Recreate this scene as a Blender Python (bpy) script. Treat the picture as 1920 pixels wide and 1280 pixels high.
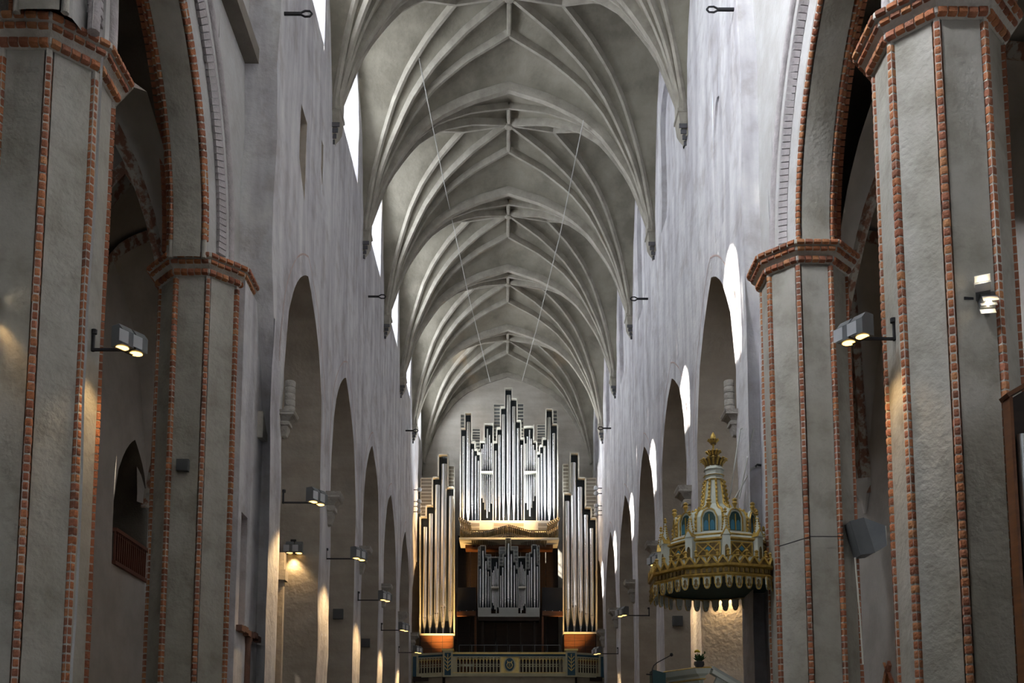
import bpy, bmesh, math, random
from mathutils import Vector, Matrix, noise
random.seed(7)
S = bpy.context.scene
for o in list(bpy.data.objects): bpy.data.objects.remove(o)
COL = S.collection
pi = math.pi
# ------------------------------------------------------------------ camera
F, CX, CY, PITCH, YAW = 1950., 960., 1256.7, .1163, .0059
CAM = Vector((-.08, 0, 1.7))
cd = bpy.data.cameras.new('camera'); co = bpy.data.objects.new('camera', cd); COL.objects.link(co)
cd.sensor_fit = 'HORIZONTAL'; cd.sensor_width = 36; cd.lens = F / 1920 * 36
cd.shift_y = (CY - 640) / 1920; cd.clip_start = .05; cd.clip_end = 500
co.location = CAM; co.rotation_euler = (pi / 2 + PITCH, 0, -YAW)
S.camera = co
# ------------------------------------------------------------------ sky, sun, exposure
w = bpy.data.worlds.new('sky'); S.world = w; w.use_nodes = True
bg = w.node_tree.nodes['Background']; bg.inputs[0].default_value = (.80, .90, 1, 1); bg.inputs[1].default_value = 1.5
sd = bpy.data.lights.new('sun', 'SUN'); so = bpy.data.objects.new('sun', sd); COL.objects.link(so)
sd.energy = 60; sd.angle = .009; sd.color = (1, .93, .82)
so.rotation_euler = Vector((9.0, 3.4, -8.8)).to_track_quat('-Z', 'Y').to_euler()
S.view_settings.view_transform = 'Standard'; S.view_settings.look = 'None'
S.view_settings.exposure = 0.06; S.view_settings.gamma = 1; S.view_settings.use_curve_mapping = False
NAVE_GLASS, CHOIR_GLASS, ADDED_AISLE_GLOW, SIDE_GLASS = 53., .5, 25., 330.
# ------------------------------------------------------------------ materials
M = {}
def nd(t, typ, **k):
    n = t.nodes.new(typ)
    for a, v in k.items(): setattr(n, a, v)
    return n
def mat(name, c1, c2=None, rough=.85, metal=0., scale=3., bump=.0, bscale=30., c3=None, stretch=(1, 1, 1), rnd=False, det=6., lo=.35, hi=.65, spec=.3, obj=True, streak=None):
    m = bpy.data.materials.new(name); m.use_nodes = True; t = m.node_tree
    b = t.nodes['Principled BSDF']; b.inputs['Roughness'].default_value = rough; b.inputs['Metallic'].default_value = metal
    b.inputs['Specular IOR Level'].default_value = spec
    c2 = c2 or tuple(x * .85 for x in c1)
    tc = nd(t, 'ShaderNodeTexCoord'); mp = nd(t, 'ShaderNodeMapping'); mp.inputs['Scale'].default_value = stretch
    t.links.new(tc.outputs['Object' if obj else 'Generated'], mp.inputs[0])
    n = nd(t, 'ShaderNodeTexNoise'); n.inputs['Scale'].default_value = scale; n.inputs['Detail'].default_value = det; n.inputs['Roughness'].default_value = .62
    t.links.new(mp.outputs[0], n.inputs['Vector'])
    r = nd(t, 'ShaderNodeValToRGB'); e = r.color_ramp.elements
    e[0].position = lo; e[0].color = (*c1, 1); e[1].position = hi; e[1].color = (*c2, 1)
    if c3: x = e.new((lo + hi) / 2); x.color = (*c3, 1)
    t.links.new(n.outputs['Fac'], r.inputs[0]); out = r.outputs[0]
    if streak:
        mp2 = nd(t, 'ShaderNodeMapping'); mp2.inputs['Scale'].default_value = streak[0]; t.links.new(tc.outputs['Object'], mp2.inputs[0])
        n2 = nd(t, 'ShaderNodeTexNoise'); n2.inputs['Scale'].default_value = 1; n2.inputs['Detail'].default_value = 5; t.links.new(mp2.outputs[0], n2.inputs['Vector'])
        r2 = nd(t, 'ShaderNodeValToRGB'); r2.color_ramp.elements[0].position = .38; r2.color_ramp.elements[1].position = .62
        r2.color_ramp.elements[0].color = (*streak[1], 1); r2.color_ramp.elements[1].color = (1, 1, 1, 1); t.links.new(n2.outputs['Fac'], r2.inputs[0])
        mx = nd(t, 'ShaderNodeMixRGB', blend_type='MULTIPLY'); mx.inputs[0].default_value = 1
        t.links.new(out, mx.inputs[1]); t.links.new(r2.outputs[0], mx.inputs[2]); out = mx.outputs[0]
    if rnd:
        oi = nd(t, 'ShaderNodeObjectInfo'); rr = nd(t, 'ShaderNodeValToRGB'); ee = rr.color_ramp.elements
        cols = rnd
        ee[0].position = 0; ee[0].color = (*cols[0], 1); ee[1].position = 1; ee[1].color = (*cols[-1], 1)
        for i, c in enumerate(cols[1:-1]): x = ee.new((i + 1) / (len(cols) - 1)); x.color = (*c, 1)
        t.links.new(oi.outputs['Random'], rr.inputs[0])
        mx = nd(t, 'ShaderNodeMixRGB', blend_type='MULTIPLY'); mx.inputs[0].default_value = 1
        t.links.new(out, mx.inputs[1]); t.links.new(rr.outputs[0], mx.inputs[2]); out = mx.outputs[0]
    t.links.new(out, b.inputs['Base Color'])
    if bump:
        n3 = nd(t, 'ShaderNodeTexNoise'); n3.inputs['Scale'].default_value = bscale; n3.inputs['Detail'].default_value = 5
        t.links.new(mp.outputs[0], n3.inputs['Vector'])
        bp = nd(t, 'ShaderNodeBump'); bp.inputs['Strength'].default_value = bump; bp.inputs['Distance'].default_value = .03
        t.links.new(n3.outputs['Fac'], bp.inputs['Height']); t.links.new(bp.outputs[0], b.inputs['Normal'])
    M[name] = m; return m
mat('plaster_nave', (.78, .775, .78), (.56, .54, .545), scale=1.5, bump=.8, bscale=8, c3=(.71, .705, .725), streak=((2.6, 2.6, .30), (.72, .71, .74)))
mat('plaster_choir', (.54, .54, .54), (.44, .43, .42), scale=1.5, bump=.5, bscale=11)
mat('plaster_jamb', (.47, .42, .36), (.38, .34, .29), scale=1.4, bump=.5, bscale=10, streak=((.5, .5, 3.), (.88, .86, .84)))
mat('plaster_pier', (.46, .447, .408), (.33, .316, .278), scale=2.0, bump=.5, bscale=14, c3=(.42, .408, .37), streak=((1.3, 1.3, .35), (.82, .80, .76)))
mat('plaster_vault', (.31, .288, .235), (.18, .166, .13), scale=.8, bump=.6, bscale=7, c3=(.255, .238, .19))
mat('plaster_rib', (.43, .405, .345), (.30, .28, .235), scale=2.2, bump=.45, bscale=12)
mat('plaster_end', (.58, .55, .49), (.47, .44, .38), scale=1.0, bump=.4, bscale=7, streak=((.6, .6, 4.), (.9, .89, .87)))
mat('plaster_aisle', (.50, .47, .43), (.40, .37, .33), scale=1.1, bump=.4, bscale=8)
mat('plaster_dark', (.20, .18, .15), (.15, .13, .11), scale=1.4, bump=.3)
mat('painted_rib', (.40, .36, .30), (.22, .11, .07), scale=5, lo=.45, hi=.55)
BR = [(.46, .17, .085), (.54, .22, .10), (.36, .13, .075), (.58, .28, .13), (.42, .17, .10), (.28, .12, .075), (.50, .20, .12)]
mat('brick', (1, 1, 1), (.72, .70, .68), scale=16, bump=.5, bscale=40, rnd=BR, rough=.8)
mat('brick_stuff', (.46, .18, .09), (.30, .12, .075), scale=6, bump=.5, bscale=40, rough=.8)
mat('brick_white', (.52, .49, .50), (.40, .37, .38), scale=7, bump=.5, bscale=30)
mat('brick_niche', (.20, .10, .07), (.13, .075, .055), scale=6, bump=.4)
mat('mortar', (.60, .58, .53), (.50, .48, .44), scale=9, bump=.4, bscale=40)
mat('stone', (.44, .42, .38), (.33, .31, .28), scale=5, bump=.6, bscale=22)
mat('iron', (.035, .035, .04), rough=.6, metal=.5)
mat('lamp_grey', (.16, .17, .18), (.13, .14, .15), rough=.45, metal=.3)
mat('lamp_light_grey', (.55, .57, .6), rough=.5)
mat('box_grey', (.10, .105, .11), rough=.7)
mat('wire', (.55, .55, .52), rough=.5)
mat('tin', (.86, .87, .88), (.76, .77, .79), rough=.25, metal=.86, scale=1.5, stretch=(4, 4, .4))
mat('tin_mid', (.30, .27, .22), rough=.35, metal=.8)
mat('tin_dark', (.10, .10, .11), rough=.4, metal=.6)
mat('brass', (.42, .30, .13), rough=.25, metal=1.)
mat('cream', (.62, .60, .52), (.56, .54, .47), rough=.55)
mat('organ_grey', (.40, .42, .40), (.36, .38, .36), rough=.55)
mat('slate', (.030, .040, .048), (.022, .03, .036), rough=.6)
mat('grille', (.22, .23, .23), (.17, .18, .18), rough=.7, scale=60)
mat('grille_warm', (.30, .27, .22), (.25, .22, .18), rough=.7, scale=60)
mat('wood', (.15, .058, .02), (.095, .037, .015), rough=.45, scale=2, stretch=(1, 1, 9))
mat('wood_dark', (.03, .018, .011), (.02, .012, .008), rough=.55, scale=2, stretch=(1, 1, 6))
mat('black_screen', (.012, .012, .014), rough=.6)
mat('gold', (.62, .43, .11), (.36, .24, .06), rough=.4, metal=.5, scale=12)
mat('gold_dark', (.24, .17, .07), (.12, .085, .04), rough=.4, metal=.7, scale=30)
mat('pulpit_white', (.60, .64, .58), (.53, .57, .51), rough=.5)
mat('pulpit_blue', (.05, .20, .30), (.04, .15, .24), rough=.5)
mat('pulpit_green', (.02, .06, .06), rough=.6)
mat('balcony_paint', (.50, .48, .33), (.43, .41, .28), rough=.6)
mat('balcony_wall', (.30, .27, .21), (.25, .22, .17), rough=.8)
mat('balcony_blue', (.03, .09, .14), rough=.5)
mat('balcony_gold', (.75, .60, .25), (.60, .45, .15), rough=.4, metal=.5)
mat('floor', (.13, .12, .105), (.10, .09, .08), rough=.6)
mat('lead', (.12, .12, .13), rough=.6)
mat('painted_line', (.50, .36, .33), (.55, .46, .44), scale=6)
mat('leaf', (.04, .09, .03), (.02, .05, .02), rough=.6)
mat('yellow_petal', (.70, .55, .05), rough=.6)
mat('pot', (.05, .05, .05), rough=.6)
mat('rail_rust', (.16, .06, .035), rough=.6)
def emit(name, col, st, trans=0.):
    m = bpy.data.materials.new(name); m.use_nodes = True; t = m.node_tree; t.nodes.clear()
    o = nd(t, 'ShaderNodeOutputMaterial'); e = nd(t, 'ShaderNodeEmission'); e.inputs[0].default_value = (*col, 1); e.inputs[1].default_value = st
    if trans:
        tr = nd(t, 'ShaderNodeBsdfTransparent'); mx = nd(t, 'ShaderNodeMixShader'); mx.inputs[0].default_value = trans
        t.links.new(e.outputs[0], mx.inputs[1]); t.links.new(tr.outputs[0], mx.inputs[2]); t.links.new(mx.outputs[0], o.inputs[0])
    else: t.links.new(e.outputs[0], o.inputs[0])
    M[name] = m
emit('glass_nave', (.88, .93, 1.), NAVE_GLASS, .5)
emit('glass_side', (.92, .95, 1.), SIDE_GLASS)
emit('glass_choir', (.86, .92, 1.), CHOIR_GLASS)
emit('added_aisle_glow', (.85, .91, 1.), ADDED_AISLE_GLOW)
emit('lens_warm', (1, .58, .16), 5)
emit('lens_spot', (1, .80, .50), 60)
# ------------------------------------------------------------------ mesh helpers
V = Vector
class MB:
    def __init__(s): s.v = []; s.f = []
    def add(s, v, f):
        b = len(s.v); s.v += [tuple(x) for x in v]; s.f += [tuple(b + i for i in q) for q in f]; return s
    def box(s, x0, x1, y0, y1, z0, z1):
        return s.add([(x, y, z) for z in (z0, z1) for y in (y0, y1) for x in (x0, x1)],
                     [(0, 2, 3, 1), (4, 5, 7, 6), (0, 1, 5, 4), (2, 6, 7, 3), (0, 4, 6, 2), (1, 3, 7, 5)])
    def ob(s, c, a, b, d):
        c, a, b, d = V(c), V(a), V(b), V(d); p = [c + i * a + j * b + k * d for k in (-1, 1) for j in (-1, 1) for i in (-1, 1)]
        return s.add(p, [(0, 2, 3, 1), (4, 5, 7, 6), (0, 1, 5, 4), (2, 6, 7, 3), (0, 4, 6, 2), (1, 3, 7, 5)])
    def bar(s, p, q, wd, dp, up=(0, 0, 1)):
        p, q = V(p), V(q); d = q - p; u = V(up); sd_ = d.cross(u)
        if sd_.length < 1e-6: sd_ = d.cross(V((1, 0, 0)))
        sd_.normalize(); u = sd_.cross(d).normalized()
        return s.ob((p + q) / 2, d / 2, sd_ * wd / 2, u * dp / 2)
    def tube(s, pts, r, n=8, cap=True):
        pts = [V(p) for p in pts]; rs = r if isinstance(r, (list, tuple)) else [r] * len(pts); b = len(s.v)
        ref = None
        for i, p in enumerate(pts):
            t = (pts[min(i + 1, len(pts) - 1)] - pts[max(i - 1, 0)]).normalized()
            if ref is None: ref = t.orthogonal().normalized()
            ref = (ref - t * ref.dot(t)).normalized(); o = t.cross(ref)
            for k in range(n):
                a = 2 * pi * k / n; s.v.append(tuple(p + (ref * math.cos(a) + o * math.sin(a)) * rs[i]))
        for i in range(len(pts) - 1):
            for k in range(n): s.f.append((b + i * n + k, b + i * n + (k + 1) % n, b + (i + 1) * n + (k + 1) % n, b + (i + 1) * n + k))
        if cap: s.f.append(tuple(b + k for k in reversed(range(n)))); s.f.append(tuple(b + (len(pts) - 1) * n + k for k in range(n)))
        return s
    def lathe(s, prof, n=16, c=(0, 0, 0), ph=0., sx=1., sy=1., cap=True):
        b = len(s.v)
        for r, z in prof:
            for k in range(n):
                a = ph + 2 * pi * k / n; s.v.append((c[0] + r * sx * math.cos(a), c[1] + r * sy * math.sin(a), c[2] + z))
        for i in range(len(prof) - 1):
            for k in range(n): s.f.append((b + i * n + k, b + i * n + (k + 1) % n, b + (i + 1) * n + (k + 1) % n, b + (i + 1) * n + k))
        if cap: s.f.append(tuple(b + k for k in reversed(range(n)))); s.f.append(tuple(b + (len(prof) - 1) * n + k for k in range(n)))
        return s
    def prism(s, poly, O, U, W, D):   # polygon (u,w) in frame O + u*U + w*W, extruded by vector D
        O, U, W, D = V(O), V(U), V(W), V(D); n = len(poly)
        a = [O + u * U + q * W for u, q in poly]
        return s.add(a + [p + D for p in a], [tuple(range(n - 1, -1, -1)), tuple(range(n, 2 * n))] + [(i, (i + 1) % n, n + (i + 1) % n, n + i) for i in range(n)])
    def grid(s, rows, closed=False):
        b = len(s.v); n = len(rows[0])
        for r in rows: s.v += [tuple(p) for p in r]
        for i in range(len(rows) - 1):
            for k in range(n if closed else n - 1):
                s.f.append((b + i * n + k, b + i * n + (k + 1) % n, b + (i + 1) * n + (k + 1) % n, b + (i + 1) * n + k))
        return s
    def mesh(s, name, m, smooth=None, merge=False):
        me = bpy.data.meshes.new(name); me.from_pydata(s.v, [], s.f); 
        bm = bmesh.new(); bm.from_mesh(me)
        if merge: bmesh.ops.remove_doubles(bm, verts=bm.verts, dist=1e-4)
        bmesh.ops.recalc_face_normals(bm, faces=bm.faces); bm.to_mesh(me); bm.free()
        me.materials.append(M[m])
        if smooth:
            me.shade_smooth(); me.set_sharp_from_angle(angle=math.radians(smooth))
        return me
    def build(s, name, m, parent=None, smooth=None, merge=False): return obj(name, s.mesh(name, m, smooth, merge), parent)
def obj(name, data, parent=None, mtx=None):
    o = bpy.data.objects.new(name, data); COL.objects.link(o)
    if parent: o.parent = parent
    if mtx is not None: o.matrix_basis = mtx
    return o
def struct(o): o['kind'] = 'structure'; return o
def tag(o, label, cat, group=None):
    o['label'] = label; o['category'] = cat
    if group: o['group'] = group
    return o
def empty(name, loc=(0, 0, 0), rz=0.):
    o = obj(name, None); o.location = loc; o.rotation_euler = (0, 0, rz); o.empty_display_size = .2; return o
def thing(name, label, cat, loc=(0, 0, 0), rz=0., group=None): return tag(empty(name, loc, rz), label, cat, group)
def ray(px, py):
    x, u = (px - CX) / F, (CY - py) / F; c, s = math.cos(PITCH), math.sin(PITCH); y = c - s * u; z = s + c * u
    c, s = math.cos(YAW), math.sin(YAW); return V((c * x + s * y, -s * x + c * y, z))
def at(px, py, y):                                  # the point at distance y from the camera's wall that shows at this pixel
    r = ray(px, py); return CAM + r * (y / r.y)
def nz(x, y, z, sc=.5): return noise.noise(V((x * sc, y * sc, z * sc)))
def sm(a, b, x): t = max(0, min(1, (x - a) / (b - a))); return t * t * (3 - 2 * t)
# ------------------------------------------------------------------ measures of the church
B = 5.509; BAY = lambda i: 21.24 + B * i; PIER = lambda i: 24.0 + B * i
WX = 4.35                    # nave wall faces
END = 51.55
ORD = ['first', 'second', 'third', 'fourth', 'fifth', 'sixth', 'seventh']
def parch(dy, a, h):         # pointed arch height above springing at distance dy from its middle
    R = (a * a + h * h) / (2 * a); d = abs(dy) + R - a
    return math.sqrt(max(0, R * R - d * d))
# ------------------------------------------------------------------ walls with openings
def wall(name, x0, side, ys, y1, ztop, ops, m, edge=None, depth=1.4, zbot=0., step=.3, amp=.035, jm='plaster_jamb'):
    """ops: dict(y0,y1,lo(y),hi(y),depth,z0) openings; wall face at x0, thickness outwards"""
    br = {ys, y1}
    n = int((y1 - ys) / step)
    for i in range(n + 1): br.add(round(ys + (y1 - ys) * i / n, 4))
    for o in ops:
        br = {b for b in br if not (min(abs(b - o['y0']), abs(b - o['y1'])) < .06 and b not in (ys, y1))} | {o['y0'], o['y1']} | ({o['y0'] + (o['y1'] - o['y0']) * k / 12 for k in range(1, 12)} if step > .5 else {(o['y0'] + o['y1']) / 2})
    br = sorted(br)
    def P(y, z, dx=0):
        e = edge(z) if edge and abs(y - ys) < 1e-6 else 0
        k = 0 if (abs(y - ys) < 1e-6 or abs(y - y1) < 1e-6) else .03
        return (x0 + side * (dx + amp * nz(x0, y, z, .55) + amp * .4 * nz(x0 + 7, y, z, 1.7)), y + e + k * nz(y, x0, z, .9), z)
    mb = MB(); jb = MB()
    def strip(ya, yb, la, lb, ha, hb):
        zs = [k * .45 for k in range(int(ztop / .45) + 1)]
        ins = [z for z in zs if z > max(la, lb) + .06 and z < min(ha, hb) - .06]
        A = [la] + ins + [ha]; Bq = [lb] + ins + [hb]
        mb.grid([[P(ya, z) for z in A], [P(yb, z) for z in Bq]])
    for ya, yb in zip(br, br[1:]):
        ym = (ya + yb) / 2; cur = [o for o in ops if o['y0'] - 1e-6 < ym < o['y1'] + 1e-6]
        cur.sort(key=lambda o: o['z0'])
        lo = (zbot, zbot)
        for o in cur:
            if o['lo']:
                strip(ya, yb, lo[0], lo[1], o['lo'](ya), o['lo'](yb)) 
            lo = (o['hi'](ya), o['hi'](yb))
        strip(ya, yb, lo[0], lo[1], ztop, ztop)
    for o in ops:
        yy = [b for b in br if o['y0'] - 1e-6 <= b <= o['y1'] + 1e-6]
        lof = o['lo'] or (lambda y: zbot)
        h0, h1 = o['hi'](o['y0']), o['hi'](o['y1']); l0, l1 = lof(o['y0']), lof(o['y1'])
        ring = []
        k = max(1, int((h0 - l0) / .45)); ring += [(o['y0'], l0 + (h0 - l0) * j / k) for j in range(k)]
        ring += [(y, o['hi'](y)) for y in yy]
        k = max(1, int((h1 - l1) / .45)); ring += [(o['y1'], h1 + (l1 - h1) * j / k) for j in range(1, k + 1)]
        if o['lo']: ring += [(y, lof(y)) for y in reversed(yy[1:-1])] + [(o['y0'], l0)]
        dp = o.get('depth', depth); yc = (o['y0'] + o['y1']) / 2; sp = o.get('splay', 1.)
        zc = o.get('zc', 0)
        rows = [[P(y, z) for y, z in ring]]
        for t in (.5, 1.):
            q = 1 + (sp - 1) * t; rows.append([P(yc + (y - yc) * q, (zc + (z - zc) * q) if sp != 1 else z, dp * t) for y, z in ring])
        (jb if o.get('jamb', True) else mb).grid(rows)
        if o.get('back'):
            r = rows[-1]; (jb if o.get('jamb', True) else mb).add(r, [tuple(range(len(r) - (1 if o['lo'] else 0)))])
    # end face
    zs = [zbot + (ztop - zbot) * k / 50 for k in range(51)]
    mb.grid([[P(ys, z) for z in zs], [P(ys, z, depth) for z in zs]])
    root = struct(mb.build(name, m, None, 50, True))
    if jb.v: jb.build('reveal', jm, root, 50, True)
    return root
def arcade(i): 
    c, a, h, zs = BAY(i), 2.03, 2.95, 9.75
    return dict(y0=c - a, y1=c + a, lo=None, hi=lambda y: zs + parch(y - c, a, h), z0=0, depth=1.6)
def clere(i, blind=False, dx=.0):
    c, a, z0, zs, h = BAY(i) + dx, 1.3, 19.05, 21.1, 1.6
    if blind: a, z0, h, zs = 1.05, 17.4, 1.0, 20.4
    return dict(y0=c - a, y1=c + a, lo=lambda y: z0, hi=lambda y: zs + parch(y - c, a, h), z0=10, depth=.14 if blind else 1.15, back=blind, jamb=False, splay=1 if blind else .62, zc=20.5)
def slot(y0, y1, z0, z1, d=.45, tilt=0.): return dict(y0=y0, y1=y1, lo=lambda y: z0 + tilt * (y - y0), hi=lambda y: z1, z0=9.9, depth=d, back=True)
edgeL = lambda z: .85 * (1 - sm(8.3, 11.4, z)) + .10 * nz(3, z, 1, .8) + .12 * sm(15, 17, z)
edgeR = lambda z: .35 * (1 - sm(9, 12, z)) + .08 * nz(8, z, 1, .8) + .25
WL = wall('wall_left', -WX, -1, 18.0, END, 24.6, [arcade(i) for i in range(6)] + [clere(i) for i in range(6)] + [slot(20.2, 20.85, 14.75, 15.95, .5, -.9), slot(22.52, 22.75, 16.0, 16.7, .4, -1.2)], 'plaster_nave', edgeL)
WR = wall('wall_right', WX, 1, 18.0, END, 24.6, [arcade(i) for i in range(6)] + [clere(i, True) for i in range(1, 6)] + [dict(y0=19.85, y1=20.75, lo=lambda y: 13.2, hi=lambda y: 15.6 + parch(y - 20.3, .45, .6), z0=9.9, depth=.05, back=True, jamb=False)], 'plaster_nave', edgeR)
# west wall
mb = MB(); rows = []
for k in range(26):
    rows.append([(-6 + 12 * j / 24, END - .02 + .03 * nz(j * .5, k, 3, .6), 26 * k / 25) for j in range(25)])
mb.grid(rows); WB = struct(mb.build('wall_back', 'plaster_end', None, 60))
# floor
struct(MB().box(-14, 14, -16, 56, -.3, 0).build('floor', 'floor'))
# choir: arcade walls between the octagonal piers
LSH = .30
CA, CH, CZ = 2.15, 3.45, 10.95
CARC = [14.46, 8.9, 3.35]
TO = .95
RC = (CA * CA + CH * CH) / (2 * CA)
def carc(y):
    c = min(CARC, key=lambda c: abs(c - y)); d = abs(y - c) + RC - CA
    return CZ + math.sqrt(max(.05, (RC + TO) ** 2 - d * d))
def choir_wall(name, x0, side):
    ops = [dict(y0=round(c - 2.78, 3), y1=round(c + 2.78, 3) if c < 14 else 17.6, lo=None, hi=carc, z0=0, depth=.03, jamb=False) for c in CARC]
    win = [] if side > 0 else [dict(clere(-1), depth=.6, splay=.7)] + [clere(i) for i in (-2, -3)]
    return wall(name, x0, side, -11.9, 18.75, 24.6, ops + win, 'plaster_choir', None, 1.15, 0., .3)
WCL = choir_wall('wall_choir_left', -(4.66 + LSH), -1); WCR = choir_wall('wall_choir_right', 4.66, 1)
# responds behind the far piers
def respond(side, x, nm, par):
    f = lambda a, b: (min(side * a, side * b), max(side * a, side * b))
    mb = MB(); X = f(x, 5.5)
    if side < 0:
        mb.box(*X, 17.3, 17.52, 0, 10.6); mb.box(*X, 17.95, 19.0, 0, 10.6); mb.box(*X, 17.52, 17.95, 6.5, 10.6); mb.box(*X, 17.52, 17.95, 0, 4.5); mb.box(*f(x + .22, 5.5), 17.52, 17.95, 4.5, 6.5)
    else: mb.box(*X, 17.6, 19.0, 0, 10.6)
    return mb.build(nm, 'plaster_nave', par)
respond(-1, 4.64, 'respond', WL); respond(1, 4.62, 'respond', WR)
# outer shell of the choir and aisles
sh = MB()
sh.box(-12, 12, -12.4, -12, 0, 26)
for s in (-1, 1):
    sh.box(min(s * 5.0, s * 12), max(s * 5.0, s * 12), -12, .6, 0, 25) if 0 else None
struct(sh.build('wall_front', 'plaster_dark'))
struct(MB().box(-6.4, 6.4, -12.4, 13.3, 24.5, 25).build('ceiling_choir', 'plaster_vault'))
struct(MB().box(-6.4, 6.4, 12.9, 56, 24.55, 25.6).build('ceiling_roof', 'plaster_dark'))
struct(MB().box(-12.2, 12.2, END + .1, END + .5, 0, 26).build('wall_end', 'plaster_dark'))
def outer(side):
    x = side * 8.5; mb = MB()
    if side < 0:
        def hi(y): return 7.9 + parch(y - 22.9, 1.05, 1.75)
        op = [dict(y0=21.85, y1=23.95, lo=lambda y: 6.55, hi=hi, z0=1, depth=.9, back=True)]
    else: op = []
    wl = wall('wall_aisle_left' if side < 0 else 'wall_aisle_right', x, side, -12, 52, 15.3, op, 'plaster_aisle', None, 1., 0., 1.0, .03, 'plaster_dark')
    return wl
WAL, WAR = outer(-1), outer(1)
# ------------------------------------------------------------------ vaults
GU = [0, .106, .195, .318, .482, .715, 1.0]; GZ = [0, .31, .46, .644, .79, .91, 1.0]
def g(u):
    for a, b, c, d in zip(GU, GU[1:], GZ, GZ[1:]):
        if u <= b + 1e-9:
            return c + (d - c) * (u - a) / (b - a)
    return 1.
def gs(u):  # smoothed
    return sum(g(min(1, max(0, u + k * .03))) for k in (-1, 0, 1)) / 3 if .04 < u < .96 else g(u)
def rcurve(a, b, n=16, low=0.):
    a, b = V(a), V(b); pts = []
    if low: pts.append(V((a.x, a.y, a.z - low)))
    for k in range(n + 1):
        u = (k / n) ** 1.6; p = a.lerp(b, u); p.z = a.z + (b.z - a.z) * gs(u); pts.append(p)
    return pts
def ribmesh(pts, wd, dp, chf=.5):
    rows = []; mid = (pts[0] + pts[-1]) / 2
    for i, p in enumerate(pts):
        t = (pts[min(i + 1, len(pts) - 1)] - pts[max(i - 1, 0)]).normalized()
        h = V((pts[-1].x - pts[0].x, pts[-1].y - pts[0].y, 0)).normalized()
        sd_ = V((-h.y, h.x, 0)); nrm = sd_.cross(t); 
        if (nrm.z < 0 and abs(nrm.z) > .12) or (abs(nrm.z) <= .12 and nrm.dot(V((p.x - mid.x, p.y - mid.y, 0))) < 0): nrm = -nrm
        wv = wd * (1 + .05 * nz(p.x, p.y, p.z, 2.))
        rows.append([p + sd_ * x * wv + nrm * y for x, y in ((-.5, dp), (-.5, dp * .42), (-.5 * chf, 0.), (.5 * chf, 0.), (.5, dp * .42), (.5, dp))])
    return MB().grid(rows)
def vault_bay(root, cy, hx, zs, zT, zY, zO, zP, zF, xP, dY, cx=0., hb=B / 2, m='plaster_vault', rm='plaster_rib', star=True, wall_x=None, rw=.145, tw=.27, tfirst=True, tlast=False, low=.9):
    up = V((0, 0, .20)); wx = wall_x or hx + .12
    web = MB()
    for sx in (-1, 1):
        for sy in (-1, 1):
            yp = cy + sy * hb
            Sx = cx + sx * hx
            base = lambda k, x=None: V((Sx if x is None else cx + sx * x, yp - sy * k, zs))
            ends = [(base(.0), V((cx, yp, zT)))]
            if star: ends += [(base(.10), V((cx, cy + sy * dY, zY))), (base(.20), V((cx, cy, zO))), (base(.30, hx + .04), V((cx + sx * xP, cy, zP)))]
            else: ends += [(base(.12), V((cx, cy, zO)))]
            ends += [(base(.42, wx), V((cx + sx * wx, cy, zF)))]
            cur = []
            for k, (a, b) in enumerate(ends):
                q = rcurve(a + V((sx * .13, 0, .0)), b + up if k < len(ends) - 1 else b, 16, low); cur.append(q)
                if 0 < k < len(ends) - 1:
                    ribmesh(rcurve(a, b, 16, .25), rw, .22, .6).build('rib', rm, root, 40)
            for p, q in zip(cur, cur[1:]):
                web.grid([[p[i].lerp(q[i], t) + V((0, 0, .10 * math.sin(pi * t) * sm(2, 12, i))) for t in (0, .25, .5, .75, 1)] for i in range(len(p))])
            if (sy < 0 and tfirst) or (sy > 0 and tlast):
                (sx < 0) and ribmesh(rcurve(V((Sx, yp, zs)), V((cx, yp, zT)), 18, .3) + rcurve(V((cx + hx, yp, zs)), V((cx, yp, zT)), 18, .3)[-2::-1], tw, .25, .7).build('transverse_rib', rm, root, 40)
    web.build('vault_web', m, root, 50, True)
    if star:
        for sx in (-1, 1): ribmesh([V((cx, cy, zO)).lerp(V((cx + sx * xP, cy, zP)), t) for t in (0, .5, 1)], rw, .22).build('ridge_rib', rm, root, 40)
        for sy in (-1, 1): ribmesh([V((cx, cy, zO)).lerp(V((cx, cy + sy * dY, zY)), t) for t in (0, .5, 1)], rw, .22).build('ridge_rib', rm, root, 40)
        MB().lathe([(.02, -.10), (.12, -.08), (.17, 0), (.15, .12), (.1, .25)], 12, (cx, cy, zO)).build('boss', rm, root, 40)
nave_ceiling = struct(empty('ceiling', (0, 0, 0)))
for i in range(-1, 6):
    k = .05 * math.sin(i * 2.1)
    vault_bay(nave_ceiling, BAY(i), 4.19, 18.55, 22.94, 23.50, 23.74 + k, 23.50 + k, 23.2, 1.5, 1.15, tlast=(i == 5), wall_x=4.36 if i >= 0 else 4.9)
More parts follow.
